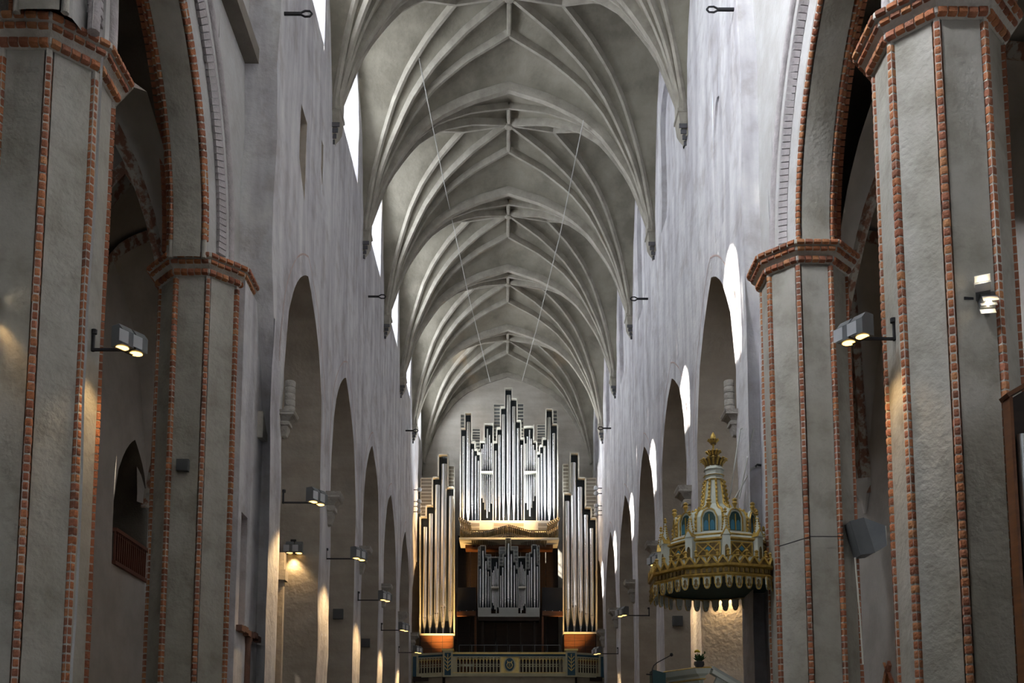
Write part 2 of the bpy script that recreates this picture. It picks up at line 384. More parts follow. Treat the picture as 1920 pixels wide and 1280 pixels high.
# aisle vaults
for s in (-1, 1):
    ac = struct(empty('ceiling_aisle_left' if s < 0 else 'ceiling_aisle_right'))
    xa = (6.05, 8.5)
    for i in range(-4, 6):
        vault_bay(ac, BAY(i), 1.15 if s < 0 else 1.2, 8.6 if s < 0 else 9.0, 13.2, 13.4, 13.5, 13.4, 13.0, .4, .4, cx=s * 7.22, m='plaster_aisle', rm='painted_rib', star=False, rw=.22, tw=.5, wall_x=1.3, low=.2)
    for i in range(-4, 6):
        for q in (-1, 1): MB().lathe([(.03, -.75), (.10, -.45), (.22, -.2), (.28, -.1), (.28, .05)], 8, (s * 7.22 + q * 1.2, BAY(i) + B / 2, 8.6 if s < 0 else 9.0)).build('corbel', 'plaster_aisle', ac, 40)
    struct(MB().box(min(s * 4.7, s * 9.8), max(s * 4.7, s * 9.8), -12, 55, 15.2, 15.5).build('ceiling_loft_left' if s < 0 else 'ceiling_loft_right', 'plaster_dark'))
# responds and corbels carrying the nave ribs
for s, W_ in ((-1, WL), (1, WR)):
    for i in range(0, 5):
        y = PIER(i)
        mb = MB(); x = lambda d: s * (WX - d)
        def ring(z, d, h): return [(s * (WX + .05), y - h, z), (x(d), y - h, z), (x(d), y + h, z), (s * (WX + .05), y + h, z)]
        mb.grid([ring(17.95, .17, .26), ring(18.25, .20, .29), ring(18.27, .23, .31), ring(18.35, .23, .31), ring(18.37, .20, .29), ring(19.2, .20, .33), ring(20.6, .20, .42), ring(22.4, .10, .5)])
        mb.build('respond', 'plaster_rib', W_, 30)
        cb = MB(); cb.grid([ring(17.62, .03, .12), ring(17.8, .12, .2), ring(17.95, .17, .26)]); 
        c = cb.build('corbel', 'plaster_rib', W_, 30)
        for k in range(4):
            z = 17.95 - .12 * k; d = .20 - .045 * k
            MB().ob((x(d * .5), y - .29 + .05 * k, z - .06), (d / 2, 0, 0), (0, .012, 0), (0, 0, .055)).build('corbel_tooth', 'lead', W_)
# painted lines over the arcade arches
for s, W_ in ((-1, WL), (1, WR)):
    for i in range(0, 5):
        c, a, h, zs = BAY(i), 2.03, 2.95, 9.75; R = (a * a + h * h) / (2 * a) + .42
        pts = []
        for sd_ in (-1, 1):
            am = math.acos((R - .42 - a) / R); sg = [(c + sd_ * (R * math.cos(t) - (R - .42 - a)), zs + R * math.sin(t)) for t in [am * k / 14 for k in range(15)]]
            pts += sg if sd_ < 0 else sg[::-1]
        mb = MB(); rows = []
        for j, (y, z) in enumerate(pts):
            xx = s * (WX + .035 * nz(s * WX, y, z, .55) + .014 * nz(s * WX + 7, y, z, 1.7)) - s * .012
            rows.append([(xx, y, z - .022), (xx - s * .004, y, z), (xx, y, z + .022)] if abs(y - c) < 1.2 else [(xx, y - .022, z), (xx - s * .004, y, z), (xx, y + .022, z)])
        mb.grid(rows).build('painted_line', 'painted_line', W_)
# ------------------------------------------------------------------ windows
wn = [0]
def window(i, xg, s, glass='glass_nave', c=None, a=.80, z0=19.3, zs=20.95, h=1.2):
    wn[0] += 1; c = BAY(i) if c is None else c
    r = struct(empty('window_%d' % wn[0], (xg, c, z0)))
    n = 10; poly = [(-a, 0), (a, 0)] + [(a * (1 - 2 * k / n), zs - z0 + parch(a * (1 - 2 * k / n), a, h)) for k in range(n + 1)]
    MB().add([(0, u, q) for u, q in poly], [tuple(range(len(poly)))]).build('pane', glass, r)
    for u in (-a / 2.4, a / 2.4): MB().box(-.03, .03, u - .025, u + .025, 0, zs - z0 + h * .7).build('mullion', 'lead', r)
    for k in range(1, 5): MB().box(-.02, .02, -a, a, k * .4 - .012, k * .4 + .012).build('glazing_bar', 'lead', r)
    fr = MB()
    for p, q in zip(poly, poly[1:] + poly[:1]): fr.bar((0, p[0], p[1]), (0, q[0], q[1]), .12, .08, (1, 0, 0))
    fr.build('window_frame', 'stone', r)
for i in range(0, 6): window(i, -WX - 1.0, -1)
for i in (-1, -2, -3): window(i, -(4.66 + LSH) - (.52 if i == -1 else 1.0), -1, 'glass_nave' if i == -1 else 'glass_side')
def big_window(x, y, z0, hw, hh, axis, glass):
    wn[0] += 1; r = struct(empty('window_%d' % wn[0], (x, y, z0)))
    U = V((1, 0, 0)) if axis == 'x' else V((0, 1, 0)); D = V((0, 1, 0)) if axis == 'x' else V((1, 0, 0))
    n = 10; poly = [(-hw, 0), (hw, 0)] + [(hw * (1 - 2 * k / n), hh + parch(hw * (1 - 2 * k / n), hw, hw * 1.6)) for k in range(n + 1)]
    MB().add([U * u + V((0, 0, q)) for u, q in poly], [tuple(range(len(poly)))]).build('pane', glass, r)
    for k in (-1, 0, 1): MB().ob(U * (k * hw / 2) + V((0, 0, hh * .55)), U * .06, D * .06, V((0, 0, hh * .55))).build('mullion', 'lead', r)
for x in (-2.9, 2.9): big_window(x, -11.9, 5.5, 1.2, 10, 'x', 'glass_choir')
big_window(0, -11.9, 5.5, 1.2, 11, 'x', 'glass_choir')
big_window(7.2, -11.9, 2.5, .8, 4, 'x', 'added_aisle_glow'); big_window(-7.2, -11.9, 2.5, .8, 4, 'x', 'added_aisle_glow')  # unseen glowing windows, added behind the camera to brighten the aisle walls
# ------------------------------------------------------------------ octagonal brick-edged piers
def brick_mesh(nm, L, wd, dp, j):      # a worn roll brick: length along z, rounded towards +x
    mb = MB(); prof = [(-dp * .5, -wd / 2), (dp * .25, -wd / 2), (dp * .46, -wd * .30), (dp * .5, wd * (.02 * j)), (dp * .45, wd * .31), (dp * .25, wd / 2), (-dp * .5, wd / 2)]
    k = .92
    rows = [[(x * k if x > 0 else x, y * k, -L / 2) for x, y in prof], [(x, y, -L / 2 + L * .12) for x, y in prof], [(x, y, L / 2 - L * .12) for x, y in prof], [(x * k if x > 0 else x, y * k, L / 2) for x, y in prof]]
    mb.grid(rows); n = len(prof); mb.f.append(tuple(range(n))); mb.f.append(tuple(range(3 * n, 4 * n)))
    return mb.mesh(nm, 'brick', 40)
BRK = [brick_mesh('brick', .083, .082, .11, j) for j in (-1, 0, 1)]
BRKC = [brick_mesh('capital_brick', .118, .10, .13, j) for j in (-1, 0, 1)]
def zrot(a): return Matrix.Rotation(a, 4, 'Z')
def jit(k=1.): return Matrix.Rotation(random.uniform(-.04, .04) * k, 4, 'Z') @ Matrix.Diagonal((1, random.uniform(.94, 1.06), 1, 1)) 
SOFT = .55
def pier(label, cx, cy, zc, vis, zvis, group):
    """vis: corner indices that show (bricks are single parts there)"""
    r = thing('octagonal_pier', label, 'pillar', (cx, cy, 0), 0, group)
    ap = SOFT / 2 * (1 + 2 ** .5); R = ap / math.cos(pi / 8)
    ang = [pi / 8 + k * pi / 4 for k in range(8)]
    # shaft: plaster faces with rebated corners
    poly = []
    for a in ang:
        for da, rr in ((-.075, R * .985), (-.06, R * .93), (.06, R * .93), (.075, R * .985)): poly.append((rr * math.cos(a + da), rr * math.sin(a + da)))
    mb = MB(); zs = [0] + [zc * k / 30 for k in range(1, 31)]; rows = []
    for z in zs: rows.append([(x * (1 + .008 * nz(cx + x, cy + y, z, .9)), y * (1 + .008 * nz(cx + x, cy + y, z, .9)), z) for x, y in poly])
    mb.grid(rows, True).build('shaft', 'plaster_pier', r, 30)
    mt = MB()
    for a in ang: mt.ob(((R - .018) * math.cos(a), (R - .018) * math.sin(a), zc / 2), (.045 * math.cos(a), .045 * math.sin(a), 0), (-.033 * math.sin(a), .033 * math.cos(a), 0), (0, 0, zc / 2))
    mt.build('mortar', 'mortar', r)
    st = MB(); pitch = .105
    for k, a in enumerate(ang):
        z = .06
        while z < zc - .06:
            wob = .012 * nz(cx * 3 + k, z, cy, .8)
            p = V(((R - .015 + wob) * math.cos(a), (R - .015 + wob) * math.sin(a), z))
            if k in vis and z > zvis:
                obj('brick', random.choice(BRK), r, Matrix.Translation(p) @ zrot(a) @ jit())
            else:
                u = V((math.cos(a), math.sin(a), 0)); t = V((-u.y, u.x, 0)); st.ob(p, u * .05, t * .04, V((0, 0, .042)))
            z += pitch
    s_ = st.build('brick_strip', 'brick_stuff', r); s_['kind'] = 'stuff'
    # capital of brick courses
    core = MB(); core.lathe([(R + .02, zc - .02), (R + .085, zc + .02), (R + .085, zc + .09), (R + .11, zc + .12), (R + .17, zc + .16), (R + .17, zc + .22), (R + .235, zc + .24), (R + .235, zc + .31), (R + .05, zc + .40)], 8, (0, 0, 0), pi / 8)
    core.build('capital_core', 'mortar', r, 20)
    for (dz, dr, hgt) in ((.045, .045, .105), (.185, .13, .075), (.275, .195, .085)):
        RR = R + dr; sid = 2 * RR * math.sin(pi / 8); apo = RR * math.cos(pi / 8)
        for k in range(8):
            a = k * pi / 4; n = 5
            for j in range(n):
                off = (j + .5) / n * sid - sid / 2
                p = V((apo * math.cos(a) - off * math.sin(a), apo * math.sin(a) + off * math.cos(a), zc + dz + .008 * nz(cx + j, k, dz, 3)))
                m = Matrix.Translation(p) @ zrot(a) @ Matrix.Rotation(pi / 2, 4, 'X') @ Matrix.Diagonal((1.0, hgt / .10, sid / n * .87 / .118, 1)) @ Matrix.Rotation(random.uniform(-.03, .03), 4, 'X')
                if (k in [q % 8 for q in vis] or (k - 1) % 8 in vis): obj('capital_brick', random.choice(BRKC), r, m)
    return r
# corner k sits at 22.5 + 45k degrees: 4,5 front, 3/6 flanks
PXR, PXL = 5.15, 5.45
pier('tall plastered octagonal pier with brick edges at the right, holding a lit spotlight', PXR, 11.67, 10.55, (3, 4, 5, 6), 2.75, 'octagonal piers')
pier('plastered octagonal pier with brick edges beside the pulpit canopy', 5.11, 17.25, 10.55, (3, 4, 5, 6), 3.2, 'octagonal piers')
pier('tall plastered octagonal pier with brick edges at the left edge, warmly lit low down', -5.74, 12.03, 10.40, (4, 5, 6, 7), 2.75, 'octagonal piers')
pier('plastered octagonal pier with brick edges and a small grey box, behind the leftmost pier', -5.44, 17.55, 10.45, (4, 5, 6, 7), 3.2, 'octagonal piers')
# ------------------------------------------------------------------ arches springing from the piers
def choir_arch(c, side, label, singles):
    sh = 0 if side > 0 else LSH
    X = lambda x: side * (x + sh)
    r = thing('pointed_arch', label, 'arch', (0, 0, 0), 0, 'choir arches')
    yc0 = RC - CA
    def pt(x, t, a, sd_):
        if a <= 0: return V((X(x), c + sd_ * (CA + t), CZ - .3))
        return V((X(x), c + sd_ * ((RC + t) * math.cos(a) - yc0), CZ + (RC + t) * math.sin(a)))
    def am(t): return math.acos(min(1, yc0 / (RC + t)))
    def sweep(prof, n=26):
        mb = MB()
        for sd_ in (-1, 1): mb.grid([[pt(x, t, am(t) * k / n, sd_) for x, t in prof] for k in range(-1, n + 1)])
        return mb
    sweep([(4.93, .0), (5.03, -.012), (5.30, -.012), (5.40, .0)]).build('soffit_panel', 'plaster_pier', r, 40)
    sweep([(4.66, .99), (4.70, .72), (4.79, .66), (4.80, .40), (4.84, .14), (4.93, .04)]).build('nave_moulding', 'plaster_choir', r, 30)
    sweep([(5.40, .04), (5.50, .15), (5.56, .30), (5.66, .42), (5.72, .70), (5.78, 1.0)]).build('aisle_moulding', 'mortar', r, 30)
    def tube(x, t, rad, nm, m):
        mb = MB()
        for sd_ in (-1, 1): mb.tube([pt(x, t, am(t) * k / 26, sd_) for k in range(27)], rad, 8)
        return mb.build(nm, m, r, 50)
    tube(4.68, .90, .075, 'whitewashed_roll', 'brick_white')
    for xx, tt in ((4.885, .055), (5.445, .055), (5.545, .24)): tube(xx, tt, .042, 'mortar_bed', 'mortar')
    # square whitewashed brick order and red roll bricks
    def course(x, t, wd, dp, me, nm, smt, sides, wide=1., ln=.088):
        st = MB(); k = 0
        for sd_ in (-1, 1):
            L = am(t) * (RC + t); n = int(L / .105)
            for j in range(n):
                a = (j + .5) / n * am(t); p = pt(x, t, a, sd_)
                out = V((0, -sd_ * math.cos(a), -math.sin(a))); tan = V((0, -sd_ * math.sin(a), math.cos(a))); ax = V((side, 0, 0))
                if singles and sd_ in sides:
                    face = (out + ax * (-side * .5 if x < 5.2 else side * .5)).normalized(); ay = tan.cross(face).normalized()
                    m = Matrix((face, ay, tan)).transposed().to_4x4(); obj(nm, random.choice(me), r, Matrix.Translation(p) @ m @ jit() @ Matrix.Diagonal((wide, wide, 1, 1)))
                else: st.ob(p, out * dp / 2, ax * wd / 2, tan * .043)
        if st.v: s_ = st.build(nm + '_course', smt, r); s_['kind'] = 'stuff'
    course(4.885, .055, .12, .13, BRK, 'brick', 'brick_stuff', (1,))
    course(5.445, .055, .12, .13, BRK, 'brick', 'brick_stuff', (1,))
    course(5.545, .24, .12, .14, BRK, 'brick', 'brick_stuff', (1,), 1.05)
    course(5.66, .46, .12, .14, BRK, 'brick', 'brick_stuff', ())
    course(4.765, .53, .12, .22, BRKW, 'whitewashed_brick', 'brick_white', (1,))
    return r
def wb(nm):
    mb = MB(); mb.box(-.09, .09, -.075, .075, -.045, .045); return mb.mesh(nm, 'brick_white')
BRKW = [wb('whitewashed_brick')]
choir_arch(CARC[0], 1, 'pointed brick-edged arch springing from the pier beside the pulpit', True)
choir_arch(CARC[0], -1, 'dark pointed brick-edged arch at the left between the two octagonal piers', True)
choir_arch(CARC[1], 1, 'pointed arch rising above the capital of the rightmost pier', False)
choir_arch(CARC[1], -1, 'pointed arch rising above the capital of the leftmost pier', False)
# brick niche, ledge and colonnette on the left respond
nb = MB(); nb.box(-.03, .03, -.075, .075, -.045, .045); nbm = nb.mesh('brick', 'brick')
for j in range(18):
    for k in range(3): obj('brick', nbm, WL, Matrix.Translation((-4.85 + random.uniform(-.02, .02), 17.55 + .16 * k + (.05 if j % 2 else 0), 4.56 + .105 * j)))
for k in range(6): MB().ob((-4.66, 17.5 + .235 * k, 4.46 + .02 * math.sin(k * 2)), (.12, 0, 0), (0, .11, 0), (0, 0, .05)).build('ledge_brick', 'brick_niche', WL)
MB().lathe([(.065, 0), (.065, 4.25), (.09, 4.33), (.09, 4.42)], 10, (-4.62, 18.1, 0)).build('colonnette', 'brick_niche', WL, 40)
# stone pilaster just inside the first left arch
mb = MB(); mb.box(-4.55, -4.37, 19.72, 19.86, 0, 5.75); mb.box(-4.62, -4.32, 19.66, 19.92, 5.75, 5.95); mb.box(-4.50, -4.36, 19.72, 19.9, 5.95, 6.3)
mb.build('jamb_shaft', 'plaster_jamb', WL)
# ------------------------------------------------------------------ carved brackets on the arcade piers
def bracket(s, y, z, label, shaft=False, sc=1.):
    r = thing('carved_bracket', label, 'bracket', (s * WX, y, z), 0 if s > 0 else pi, 'carved stone brackets')
    # local: -x points into the nave
    def ring(zz, d, h): return [(.04, -h, zz), (-d, -h, zz), (-d, h, zz), (.04, h, zz)]
    MB().grid([ring(-.62 * sc, .02, .05), ring(-.58 * sc, .10, .10), ring(-.36 * sc, .15, .15), ring(-.30 * sc, .15, .16)]).build('tail', 'stone', r, 20)
    MB().grid([ring(-.30 * sc, .12, .13), ring(-.26 * sc, .20, .18), ring(-.16 * sc, .20, .18), ring(-.14 * sc, .16, .16), ring(-.04 * sc, .24, .22), ring(0, .28, .25)]).build('bell', 'stone', r, 20)
    MB().grid([ring(0, .29, .27), ring(.03, .33, .29), ring(.05, .33, .29), ring(.07, .31, .28), ring(.13, .34, .30), ring(.17, .34, .30)]).add(ring(.17, .34, .30), [(0, 1, 2, 3)]).build('abacus', 'stone', r, 20)
    if shaft:
        r.scale = (.75, .75, .62)
        for k in range(5): MB().lathe([(.13, .01), (.14, .04), (.14, .17), (.13, .20)], 10, (-.16, 0, .17 + .205 * k)).build('shaft_stone', 'stone', r, 40)
for i in range(5):
    y = PIER(i) + .32
    bracket(-1, y, 8.62, 'carved stone bracket on the left arcade, %s counting from the near end' % ORD[i])
    bracket(1, y, 8.78, 'carved stone bracket on the right arcade, %s beyond the pulpit canopy' % ORD[i])
bracket(-1, 19.25, 8.80, 'carved stone bracket with a broken shaft on the left arcade\'s nearest pier', True)
bracket(1, 19.30, 8.85, 'carved stone bracket with a broken shaft just above the pulpit canopy', True)
MB().prism([(0, 0), (.38, .05), (.38, .18), (.30, .22), (0, .5)], (-4.68, 18.45, 8.15), (0, 1, 0), (0, 0, 1), (.14, 0, 0)).build('string_course', 'stone', WL)
# ------------------------------------------------------------------ iron tie ends
def tie(s, y, z, label, L=.55):
    r = thing('iron_tie', label, 'iron bar', (s * WX, y, z), 0 if s > 0 else pi, 'iron tie ends')
    MB().bar((.05, 0, 0), (-L * .6, 0, 0), .05, .05).build('bar', 'iron', r)
    mb = MB()
    for k in (-1, 1): mb.tube([(-L * .55, 0, 0), (-L * .75, .0, .06 * k), (-L * .92, 0, .055 * k), (-L, 0, 0)], .02, 6)
    mb.build('eye', 'iron', r, 50)
for a in [(-1, 18.35, 16.5, 'black iron tie end high on the left wall at the top of the picture'), (1, 18.5, 16.75, 'black iron tie end high on the right wall at the top of the picture'), (-1, 30.6, 16.9, 'iron tie end midway along the left wall above the arches'), (1, 30.9, 17.0, 'iron tie end midway along the right wall above the arches'), (-1, 42.6, 16.9, 'small far iron tie end on the left wall near the organ'), (1, 42.4, 16.95, 'small far iron tie end on the right wall near the organ')]: tie(*a)
# ------------------------------------------------------------------ floodlights
def floodlight(p, s, label, L=.55, sc=1., power=120, turn=.5, group='twin floodlights on arms', mount=True):
    """p: wall point; s: -1 left wall (arm points to +x), 1 right wall"""
    r = thing('floodlight', label, 'floodlight', p, 0 if s < 0 else pi, group)
    if mount:
        MB().bar((.02, 0, .20), (.02, 0, -.02), .04, .03).build('wall_plate', 'iron', r)
        MB().lathe([(.035, 0), (.035, .05)], 8, (.03, 0, .2)).build('plate_head', 'iron', r)
        MB().bar((.0, 0, 0), (L, 0, 0), .03, .03).build('arm', 'iron', r)
    R2 = Matrix.Rotation(-turn if s < 0 else turn, 3, 'Z')
    for k in (0, 1):
        o = R2 @ V((0, (-.5 + k) * .20 * sc, 0)) + V((L + .04, 0, .11 * sc))
        prof = [(-.10, -.12), (.10, -.12), (.10, .06), (.03, .14), (-.10, .14)]
        U = R2 @ V((1, 0, 0)); D = R2 @ V((0, 1, 0))
        h = MB().prism([(u * sc, q * sc) for u, q in prof], o - D * .085 * sc, U, V((0, 0, 1)), D * .17 * sc).build('housing', 'lamp_grey', r)
        MB().prism([(-.06 * sc, -.10 * sc), (.07 * sc, -.10 * sc), (.07 * sc, .05 * sc), (-.06 * sc, .05 * sc)], o + U * .101 * sc - D * .07 * sc, D, V((0, 0, 1)), U * .006).build('side_plate', 'lamp_light_grey', h)
        MB().lathe([(.075 * sc, -.004), (.03 * sc, .0)], 14, o + V((0, 0, -.122 * sc))).build('lens', 'lens_warm', h)
    MB().bar(V((L - .02, 0, .0)) + R2 @ V((0, -.12, 0)) * sc, V((L - .02, 0, .0)) + R2 @ V((0, .12, 0)) * sc, .02, .05).build('yoke', 'iron', r)
    l = bpy.data.lights.new('floodlight_beam', 'SPOT'); l.energy = power; l.color = (1, .66, .30); l.spot_size = 1.9; l.spot_blend = .6; l.shadow_soft_size = .08
    lo = obj('beam', l, r); lo.location = (L + .02, 0, -.10 * sc); lo.rotation_euler = (0, 0, 0)
    return r
for i, (y, wl) in enumerate([(19.35, 'on the nearest left arcade pier'), (24.15, 'on the second left arcade pier'), (29.5, 'on the third left arcade pier'), (35.1, 'on the fourth left arcade pier'), (40.8, 'on the left arcade pier beside the organ balcony')]):
    floodlight((-WX, y, 7.18), -1, 'grey twin floodlight on an arm ' + wl, .62 if i == 0 else .75, 1.05, 260)
for i, (y, wl) in enumerate([(24.3, 'left of the pulpit canopy'), (31.6, 'on the right arcade pier midway to the organ'), (40.5, 'on the right arcade pier beside the organ balcony')]):
    floodlight((WX, y, 7.1), 1, 'grey twin floodlight on an arm ' + wl, .8, 1.05, 220)
floodlight((-5.07, 12.0, 6.98), -1, 'grey twin floodlight reaching out from the leftmost pier', .42, 1.0, 60, .55)
floodlight((4.49, 11.62, 6.97), 1, 'grey twin floodlight reaching out from the rightmost pier', .44, 1.0, 60, .55)
r = floodlight((-4.93, 23.18, 7.10), -1, 'grey twin floodlight fixed flat inside the first left arch', .0, 1.0, 45, pi / 2 - .05, None, False)
MB().box(-.06, .06, .05, .10, .2, .32).build('wall_bracket', 'iron', r)
r = floodlight((4.93, 23.18, 6.3), 1, 'twin floodlight fixed inside the first right arch behind the pulpit canopy', .0, 1.0, 110, pi / 2 - .05, None, False)
MB().box(-.06, .06, -.10, -.05, .2, .32).build('wall_bracket', 'iron', r)
# spotlights on the near piers
def spotlight(p, label, aim, flip=1):
    r = thing('spotlight', label, 'spotlight', p, 0, 'lit spotlights on the near piers')
    MB().bar((0, .12, 0), (-.16 * flip, .10, 0), .03, .03).build('mount', 'iron', r)
    for k, (dx, dz, tl) in enumerate(((0, .07, 1), (.05 * flip, -.10, -1))):
        ax = V((.35 * tl * flip * -1, -.75, .45 * tl)).normalized() if k == 0 else V((-.1 * flip, -.55, -.75)).normalized()
        u = ax.cross(V((0, 0, 1))).normalized(); q = u.cross(ax)
        c = V((dx, -.02, dz))
        h = MB().ob(c - ax * .05, ax * .07, u * .075, q * .06).build('housing', 'lamp_grey', r)
        MB().ob(c + ax * .045, ax * .03, u * .085, q * .004 + ax * .0).build('shutter', 'lamp_light_grey', h)
        MB().lathe([(.035, 0), (.03, .01)], 10, (0, 0, 0)).build('lens', 'lens_spot', h).matrix_basis = Matrix.Translation(c + ax * .024) @ ax.to_track_quat('Z', 'Y').to_matrix().to_4x4()
        for sg in (-1, 1): MB().ob(c + ax * .06 + q * sg * .075, ax * .05, u * .08, q * .004).build('barn_door', 'lamp_light_grey', h)
    for k, a in enumerate(aim):
        l = bpy.data.lights.new('spot_beam', 'SPOT'); l.energy = a[1]; l.color = (1, .62, .24); l.spot_size = 1.6; l.spot_blend = .8; l.shadow_soft_size = .05
        lo = obj('beam', l, r); lo.location = (0, -.16, 0); lo.rotation_euler = (V(a[0])).to_track_quat('-Z', 'Y').to_euler()
spotlight((5.18, 10.90, 7.16), 'lit spotlight with open shutters on the rightmost pier', [((.1, -.3, -1), 12)])
spotlight((-5.92, 11.28, 7.12), 'lit spotlight cut by the left edge of the picture', [((-.05, .35, -1), 22)], -1)
# boxes and loudspeaker
def wbox(p, sx, sy, sz, label):
    r = thing('junction_box', label, 'box', p, 0, 'small grey wall boxes')
    MB().box(-sx, sx, -sy, sy, -sz, sz).build('case', 'box_grey', r); MB().box(-sx * .9, sx * .9, -sy - .008, -sy + .002, -sz * .9, sz * .9).build('cover', 'box_grey', r)
wbox((-5.46, 16.84, 7.10), .10, .05, .10, 'small square grey box on the front of the second left pier')
wbox((-4.75, 28.6, 6.62), .14, .05, .14, 'small square grey box inside the second left arch')
wbox((4.72, 28.7, 6.45), .14, .05, .14, 'small square grey box inside the second right arch, left of the pulpit')
wbox((-4.72, 34.1, 6.6), .14, .05, .14, 'tiny square grey box inside the third left arch')
r = thing('loudspeaker', 'angular dark grey loudspeaker hung on the pier right of the pulpit', 'loudspeaker', (5.74, 16.55, 5.82))
MB().prism([(-.25, .24), (-.02, .30), (.32, .17), (.34, -.16), (.08, -.30), (-.10, -.32)], (0, -.12, 0), (1, 0, 0), (0, 0, 1), (0, .3, 0)).build('cabinet', 'lamp_grey', r)
MB().prism([(-.25, .24), (-.02, .30), (.14, -.28), (-.10, -.32)], (0, -.135, 0), (1, 0, 0), (0, 0, 1), (0, .02, 0)).build('grille', 'box_grey', r)
MB().box(.335, .35, -.1, .17, -.15, .17).build('edge_trim', 'cream', r)
MB().bar((0, .1, .1), (-.1, .3, .1), .05, .05).build('wall_mount', 'iron', r)
c_ = tag(MB().tube([(5.62, 16.62, 5.5), (5.66, 16.60, 4.4), (5.68, 16.62, 3.75)], .014, 6).build('cable_conduit', 'cream', None, 60), 'pale conduit running down the pier below the loudspeaker', 'conduit')
tag(MB().tube([(4.42, 16.75, 5.72), (4.80, 16.50, 5.80), (4.85, 16.45, 5.81), (5.38, 16.45, 5.81)], .008, 6).build('cable', 'iron', None), 'thin dark cable crossing the pier beside the pulpit', 'cable')
tag(MB().tube([at(786, 110, 24), at(830, 330, 33), at(880, 560, 41), at(919, 716, 48)], .014, 5).build('hanging_wire', 'wire', None), 'thin wire slanting down under the vault on the left', 'wire', 'wires under the vault')
tag(MB().tube([at(1094, 225, 29), at(1050, 440, 36), at(1005, 620, 43), at(979, 714, 48)], .016, 5).build('hanging_wire', 'wire', None), 'thin wire slanting down under the vault on the right', 'wire', 'wires under the vault')
# aisle gallery balustrade (left)
r = thing('balustrade', 'dark red wooden balustrade in the arched opening of the left aisle', 'balustrade', (-8.5, 21.9, 6.55))
MB().box(-.06, .06, 0, 2.05, .72, .80).build('handrail', 'rail_rust', r); MB().box(-.06, .06, 0, 2.05, 0, .08).build('bottom_rail', 'rail_rust', r)
for k in range(16): MB().box(-.02, .02, .05 + .125 * k, .09 + .125 * k, .08, .72).build('baluster', 'rail_rust', r)
for k in range(15): MB().tube([(0, .07 + .125 * k + .0625 * (1 + math.cos(pi - pi * j / 4)), .60 + .08 * math.sin(pi * j / 4)) for j in range(5)], .014, 5).build('tracery_arch', 'rail_rust', r)
# brick niche head low on the right aisle wall
r = thing('brick_niche', 'small pointed brick niche low on the right aisle wall', 'niche', (8.47, 23.05, 0))
for s in (-1, 1):
    for j in range(7):
        a = j * .16; MB().ob((0, s * (.9 * math.cos(a) - .62), 3.75 + .9 * math.sin(a)), (.05, 0, 0), (0, .07 * math.cos(a), .07 * math.sin(a)), (0, -.06 * math.sin(a) * s, .06)).build('brick', 'brick', r)
MB().prism([(-.24, 0), (.24, 0), (.24, .4), (0, .75), (-.24, .4)], (.04, 0, 3.7), (0, 1, 0), (0, 0, 1), (.02, 0, 0)).build('recess', 'black_screen', r)
# ------------------------------------------------------------------ organ
def pipe(root, x, y, zt, zm, zb, rad, mname='tin', inv=False):
    """open flue pipe: body from mouth to top, tapering foot below, mouth with lips"""
    sg = -1 if inv else 1
    n = 14 if rad > .06 else 10
    if not inv: prof = [(rad * .22, zb), (rad * .97, zm - rad * .9), (rad, zm - rad * .4), (rad, zt - .015), (rad * .97, zt), (rad * .80, zt), (rad * .78, zt - .12)]
    else: prof = [(rad, zt), (rad, zm), (rad * .95, zm + .05), (rad * .3, zb)]
    p = MB().lathe(prof, n, (0, 0, 0)).build('pipe', mname, root, 50); p.location = (x, y, 0)
    if rad > .03:
        d = MB(); r2 = rad * 1.005; hw = .75
        z0 = zm if not inv else zm
        pts = [(-hw, 0), (hw, 0), (hw, .35), (-hw, .35)]
        def onc(u, z): return (r2 * math.sin(u), -r2 * math.cos(u), z)
        d.grid([[onc(u, z0 - sg * rad * .25) for u in (-hw, -.3, .3, hw)], [onc(u, z0 + sg * rad * .12) for u in (-hw, -.3, .3, hw)]])
        d.build('mouth', 'tin_dark', p)
        if not inv and rad > .05:
            r2 = rad * .99; l = MB(); h = rad * 2.6
            l.grid([[onc(-hw, z0 + rad * .12), onc(0, z0 + rad * .12), onc(hw, z0 + rad * .12)], [onc(-hw * .75, z0 + h * .45), (0, -rad * .86, z0 + h * .45), onc(hw * .75, z0 + h * .45)], [onc(-.05, z0 + h), onc(0, z0 + h), onc(.05, z0 + h)]])
            l.v = [(a * 1.03, b * 1.03, c) for a, b, c in l.v]; l.build('upper_lip', 'tin', p, 30)
    return p
def stepped(root, y, line, m='cream', wd=.05, dp=.30, off=-.22):
    for (a, b), (c, d) in zip(line, line[1:]):
        p, q = at(a, b, y), at(c, d, y)
        e = (q - p).normalized() * wd * .5
        MB().ob((p + q) / 2 + V((0, off + dp / 2, 0)), (q - p) / 2 + e, V((0, dp / 2, 0)), (q - p).normalized().cross(V((0, 1, 0))) * wd / 2).build('case_frame', m, root)
def grille(root, y, x0, x1, y0, y1, n, m='grille', fm='cream'):
    a, b = at(x0, y1, y), at(x1, y0, y)
    p = MB().box(a.x, b.x, y - .02, y + .04, a.z, b.z).build('grille_panel', m, root)
    f = MB()
    for k in range(n + 1):
        z = a.z + (b.z - a.z) * k / n; f.box(a.x, b.x, y - .07, y + .02, z - .016, z + .016)
    for x in (a.x, b.x): f.box(x - .016, x + .016, y - .07, y + .02, a.z, b.z)
    f.build('grille_frame', fm, p)
def backing(root, y, outline, dp=.55, m='slate'):
    pts = [at(a, b, y) for a, b in outline]
    MB().prism([(p.x, p.z) for p in pts], (0, y + .12, 0), (1, 0, 0), (0, 0, 1), (0, dp, 0)).build('case_back', m, root)
